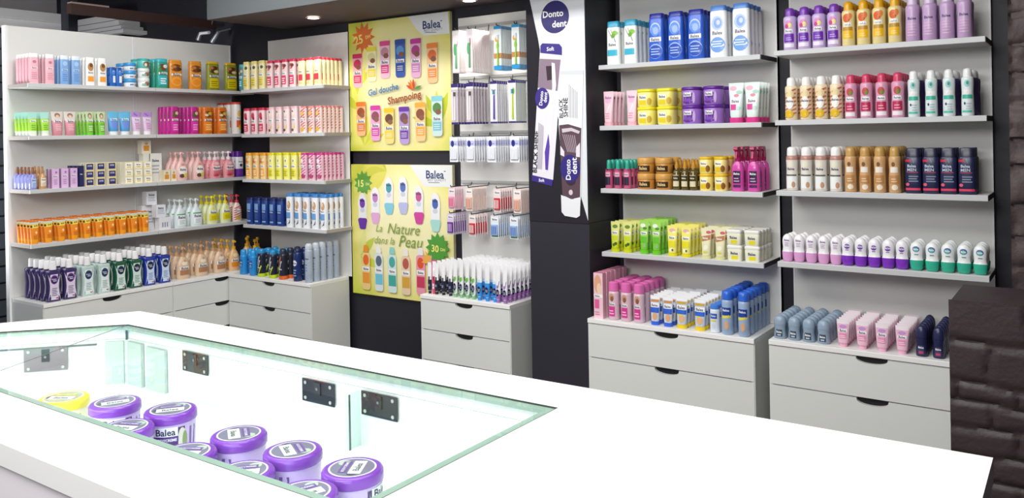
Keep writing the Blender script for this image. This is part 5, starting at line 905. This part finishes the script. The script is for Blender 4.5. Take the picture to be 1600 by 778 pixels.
def rowword(j, n): return '' if n == 1 else 'front' if j == 0 else 'back row' if j == n - 1 else f'{ORD[j]} row'
rj = random.Random(11)
for pl, key, u0, u1, n, rows, w, h, rp, ins in RUNS:
    kd = K[key]; shape, st, oname, cat_, desc = kd[:5]; lv = kd[6] if len(kd) > 6 else 1
    grp = kd[5] if len(kd) > 5 and kd[5] else desc.split(',')[0] + ' group'
    dd = w * st.get('d', {'flat': .6, 'tube': .56, 'can': 1, 'pump': .68, 'trigger': 1, 'jar': 1.01, 'roll': .72, 'rollup': .8, 'carton': .6, 'wash': .46, 'paste': .8, 'oil': 1}[shape])
    if n > 1: w = min(w, (u1 - u0) / (n - 1) - .0022)
    rp = max(rp, dd + .003); ins = max(ins, dd / 2 + .002)
    root = None; hh = h / lv - (.0006 if lv > 1 else 0)
    if rows * n * lv == 1: grp = None
    for i in range(n):
        u = u0 + (u1 - u0) * i / max(1, n - 1)
        for j in range(rows):
            off = edge(pl) - ins - j * rp
            if off < dd / 2 + .002: continue
            for k in range(lv):
                if key == 'coconut_tub_stack' and k == 2: continue
                lab = desc
                q = [s for s in (colword(i, n), rowword(j, rows), '' if lv == 1 else ('bottom of stack' if k == 0 else 'top of stack' if k == lv - 1 else 'middle of stack')) if s]
                if q: lab += ', ' + ' '.join(q)
                loc, rz = put(pl, u + rj.uniform(-.0008, .0008), off + rj.uniform(-.001, .001), k * h / lv); rz += math.radians(rj.uniform(-2, 2) if lv == 1 or shape == 'jar' else 0)
                if root is None:
                    root = thing(oname, lab, cat_, loc, rz, grp); SHAPES[shape](root, w, hh, st)
                else: dup(root, loc, rz, lab)
# golden pump bottles pushed into the corner behind the blue sprays
hp = bpy.data.objects
src = [o for o in COL.objects if o.get('label', '').startswith('honey pump bottle') and o.get('category')][0]
for i, (x, y, s) in enumerate(((-4.20, -.085, 'in corner, directly behind bright blue sprays'), (-4.13, -.045, 'in corner, deepest of those'), (-4.27, -.02, 'against dark corner wall'), (-4.05, -.13, 'in corner, behind second blue spray'))):
    dup(src, (x, y, .7525), RZL - .6, 'honey pump bottle with golden head ' + s)
# loose cartons and clear boxes on the left wall
def carton(pl, u, off, z, w, h, d, body, pat, label, side=None):
    loc, rz = put(pl, u, off, z); t = thing('carton', label, 'box', loc, rz); sh_carton(t, w, h, dict(body=body, d=d / w, pat=pat, side=side or body, top=body)); return t
GP = [('r', -.6, .6, .2, .6, '#d9922e'), ('e', 0, .75, .4, .1, '#c8a070')]
WP = [('r', -.7, .7, .3, .34, '#9aa4b8'), ('r', -.7, .5, .42, .46, '#9aa4b8'), ('r', -.7, .6, .54, .58, '#9aa4b8'), ('t', BR, 0, .75, .55, NV)]
carton('L3', -.695, .205, 0, .05, .076, .05, '#e9dcc0', GP, 'small box with gold window below white carton, third shelf')
carton('L3', -.642, .205, 0, .04, .078, .05, '#eee4cc', GP, 'narrow cream box beside first pink pump bottle')
carton('L3', -.735, .14, 0, .09, .19, .05, '#e3e3de', WP, 'tall white carton rising behind small gold window box')
carton('L3', -.80, .14, 0, .05, .19, .05, '#dcdcd4', [('e', 0, .6, .5, .1, '#e8e6da')], 'plain pale carton under the gold topped box')
carton('L3', -.80, .14, .19, .065, .09, .05, '#e6dccb', GP, 'pale box with gold print balanced on plain carton')
carton('L4', -.715, .205, 0, .085, .082, .05, '#e4e6ec', [('r', -.5, -.3, .2, .6, '#8a90a0'), ('r', -.1, .1, .2, .6, '#8a90a0'), ('r', .3, .5, .2, .6, '#8a90a0')], 'lowest white box of pile beside orange tubes')
carton('L4', -.74, .20, .083, .07, .084, .05, '#e2e4ea', WP, 'middle white box of pile beside orange tubes')
carton('L4', -.775, .15, .168, .075, .09, .05, '#e2e4ea', WP, 'topmost white box of pile beside orange tubes')
carton('L4', -.79, .13, 0, .09, .166, .05, '#dde0e4', WP, 'tall white box behind the pile, fourth left shelf')
# teal tubs on top of the coconut jars
for j, s in ((0, 'front'), (1, 'behind')):
    loc, rz = put('L1', -.84, .21 - .07 * j, .1274); t = thing('coconut_cream_jar', f'teal coconut tub on top of white coconut jars, {s}', 'jar', loc, rz)
    sh_jar(t, .08, .063, dict(body='#62c4bc', cap='#3fb3b4', lv=.8, pat=[('e', .1, .4, .6, .3, '#8a5a3c'), ('e', -.1, .34, .25, .18, '#e9e0d2')]))
# ------------------------------------------------------------------ hanging packs of the toothbrush rack
def brush_pack(root, w, h, c):
    mb = MB(); mb.box(-w / 2, w / 2, -.0016, 0, -h, 0, mat(c['card'], .35)); secs = [(-h, w / 2, .0016, 30), (0, w / 2, .0016, 30)]
    pl = [(p[0], *p[1:]) for p in c.get('pat', [])]; patches(mb, secs, h, w, [shift(p) for p in pl]); P(root, mb, 'backing_card')
    mb = MB(); bc = c['brush']; zt = -h * .2; x = c.get('bx', .1) * w
    mb.tube((x, -.006, zt - .03), (x - .001, -.007, -h * .9), .0036, mat(bc, .3), 8, .0052); mb.tube((x, -.006, zt), (x, -.006, zt - .03), .0042, mat('#eef0f2', .3), 8)
    mb.box(x - .005, x + .005, -.014, -.006, zt - .026, zt - .002, mat(c.get('bristle', '#d9dde4'), .5)); P(root, mb, 'toothbrush')
def shift(p):     # pack artwork is measured downwards from the hanging edge
    k = p[0]
    if k == 'r': return ('r', p[1], p[2], -p[4], -p[3], p[5])
    if k == 'e': return ('e', p[1], -p[2], p[3], p[4], p[5])
    if k == 't': return ('t', p[1], p[2], -p[3], *p[4:])
    return p
def flat_pack(root, w, h, c):
    mb = MB(); mb.box(-w / 2, w / 2, -.0016, 0, -h, 0, mat(c['card'], .35)); secs = [(-h, w / 2, .0016, 30), (0, w / 2, .0016, 30)]
    patches(mb, secs, h, w, [shift(p) for p in c['pat']]); P(root, mb, 'backing_card')
    mb = MB(); mb.loft([(-h * .9, w * .36, .004, 6), (-h * .88, w * .4, .008, 6), (-h * .42, w * .4, .008, 6), (-h * .4, w * .36, .004, 6)], mat(c['tray'], .25), seg=16, cy=-.004)
    for k in range(3): mb.box(-w * .27 + k * w * .22, -w * .17 + k * w * .22, -.0135, -.0118, -h * .84, -h * .48, mat(c['ink'], .4))
    P(root, mb, 'blister_tray')
PK = {
'green': ('brush', dict(card='#f0e4e6', brush='#4aa06a', pat=[('r', -.9, .9, .02, .1, '#f6f2f2'), ('e', -.3, .45, .4, .14, '#6ab07a'), ('e', .2, .3, .3, .1, '#d86a8a'), ('r', -.9, .9, .9, .97, '#f2f2f0')]), 'white toothbrush pack with green print', .19, .016),
'kids': ('brush', dict(card='#e9f0f2', brush='#8ac43a', pat=[('r', -1, 1, 0, .07, '#2f9ad0'), ('e', -.2, .3, .5, .07, '#e89a3a'), ('e', 0, .45, .4, .08, '#9acc3a'), ('r', -1, 1, .62, .74, '#c88a4a'), ('r', -1, 1, .9, 1, '#2b9ad8')]), 'white toothbrush pack with blue edges', .19, .013),
'white': ('brush', dict(card='#c9c0c6', brush='#f0ecee', bristle='#5a4a4c', pat=[('r', -1, 1, 0, .09, '#3a2d74'), ('r', -1, 1, .09, .14, '#f2eff2'), ('r', -1, 1, .95, 1, '#3a2d74'), ('r', -.9, -.5, .2, .9, '#efe9ee')]), 'purple topped pack with white toothbrush', .195, .028),
'purple': ('brush', dict(card='#e6e6ea', brush='#5a3aa0', bristle='#3a8a9c', pat=[('r', -1, 1, 0, .06, '#3a2d74'), ('t', 'Donto', 0, .2, .6, '#3a2d74'), ('r', -1, 1, .96, 1, '#3a2d74')]), 'white pack with purple handled toothbrush', .19, .02),
'lime': ('brush', dict(card='#e9eeea', brush='#c9dc2c', bristle='#3a9ac0', pat=[('r', -1, 1, 0, .06, '#3a2d74'), ('e', .3, .25, .4, .08, '#9ac84a'), ('r', -1, 1, .96, 1, '#3a2d74')]), 'white pack with lime handled toothbrush', .19, .013),
'floss': ('flat', dict(card='#eceef4', tray='#e8eaf0', ink='#dfe2ec', pat=[('r', -1, 1, .16, .36, '#c4c6ea'), ('e', -.3, .27, .4, .13, '#2b2c7c'), ('t', 'Donto', .3, .28, .4, '#2b2c7c')]), 'white bag of floss picks with purple band', .125, .024),
'pink': ('flat', dict(card='#ecd4dc', tray='#e6a4bc', ink='#d84a84', pat=[('r', -.8, .8, .08, .25, '#f6eef0'), ('t', BR, 0, .17, .6, NV)]), 'pink blister pack beside upper rail end', .108, .016),
'salmon': ('flat', dict(card='#f0e0da', tray='#e8c0b0', ink='#d08a74', pat=[('r', -.8, .8, .08, .25, '#f8f2ee'), ('t', BR, 0, .17, .6, NV)]), 'salmon blister pack', .108, .012),
'red': ('flat', dict(card='#ecdcdc', tray='#c8323e', ink='#f0e6e6', pat=[('r', -.8, .8, .08, .25, '#f4eeee'), ('t', BR, 0, .17, .6, NV)]), 'white pack with red tray', .115, .022),
'violet': ('flat', dict(card='#d8cce0', tray='#6a3a8c', ink='#c9b0dc', pat=[('r', -.8, .8, .08, .25, '#efeaf2'), ('t', BR, 0, .17, .6, NV)]), 'white pack with violet tray', .108, .02),
'blue': ('flat', dict(card='#e2e8f0', tray='#9ab4dc', ink='#4a72b8', pat=[('r', -.8, .8, .08, .25, '#f4f6f8'), ('t', BR, 0, .17, .6, NV), ('r', -.8, .8, .9, .96, '#5a9a4a')]), 'white and blue dental pack', .115, .02),
}
HK = [  # rail row, x, pack, how many, depth used
 [(-2.125, 'green', 5), (-2.027, 'green', 12), (-1.828, 'kids', 9), (-1.707, 'kids', 9)],
 [(-2.141, 'white', 5), (-2.029, 'white', 6), (-1.861, 'purple', 6), (-1.735, 'lime', 9)],
 [(-2.153, 'floss', 7), (-2.031, 'floss', 6), (-1.881, 'floss', 7), (-1.724, 'floss', 6)],
 [(-2.174, 'pink', 6), (-2.047, 'salmon', 12), (-1.848, 'red', 6), (-1.713, 'salmon', 8)],
 [(-2.187, 'violet', 7), (-2.027, 'red', 6), (-1.869, 'blue', 7), (-1.738, 'blue', 7)]]
TOPZ = (2.292, 1.985, 1.677, 1.385, 1.233); RN = ['top', 'second', 'third', 'fourth', 'lowest']; PN = ['leftmost', 'second', 'third', 'rightmost']
rack = [o for o in COL.objects if o.name == 'hook_rack'][0]; protoP = {}
for r, row in enumerate(HK):
    for c, (x, pk, n) in enumerate(row):
        x += .004; kind, st, desc, ph, pitch = PK[pk]; pitch = min(pitch, .178 / n); tz = TOPZ[r]
        mb = MB(); mm = mat('#2a2a2e', .3, metal=.4); rx = x + 2.262; mb.tube((rx, -.014, RAILZ[r]), (rx, -.022, tz + .0015), .0026, mm, 8); mb.tube((rx, -.022, tz + .0015), (rx, -.214, tz + .0015), .0026, mm, 8); mb.tube((rx, -.212, tz + .0015), (rx, -.217, tz + .012), .0026, mm, 8); mb.build('peg', rack)
        wpk = {'floss': .062, 'blue': .056}.get(pk, .05)
        hgt = {0: .245, 1: .235, 2: .145, 3: .132, 4: .124}[r]
        for k in range(n):
            lab = f'{desc}, {RN[r]} row, {PN[c]} peg, ' + ('frontmost' if k == 0 else f'{ORD[k]} from front')
            lab = lab.replace('first from front', 'frontmost').replace('pink blister pack beside upper rail end', 'pink blister pack')
            loc = (x, -.205 + k * pitch, tz - .0015)
            key = (pk, r)
            if key not in protoP:
                o = thing('toothbrush_pack' if kind == 'brush' else 'dental_pack', lab, 'pack', loc, 0, f'{desc.split(" beside")[0]}s, {RN[r]} row of pegs'); (brush_pack if kind == 'brush' else flat_pack)(o, wpk, hgt, st); protoP[key] = o
            else: dup(protoP[key], loc, math.radians(rj.uniform(-3, 3)), lab)
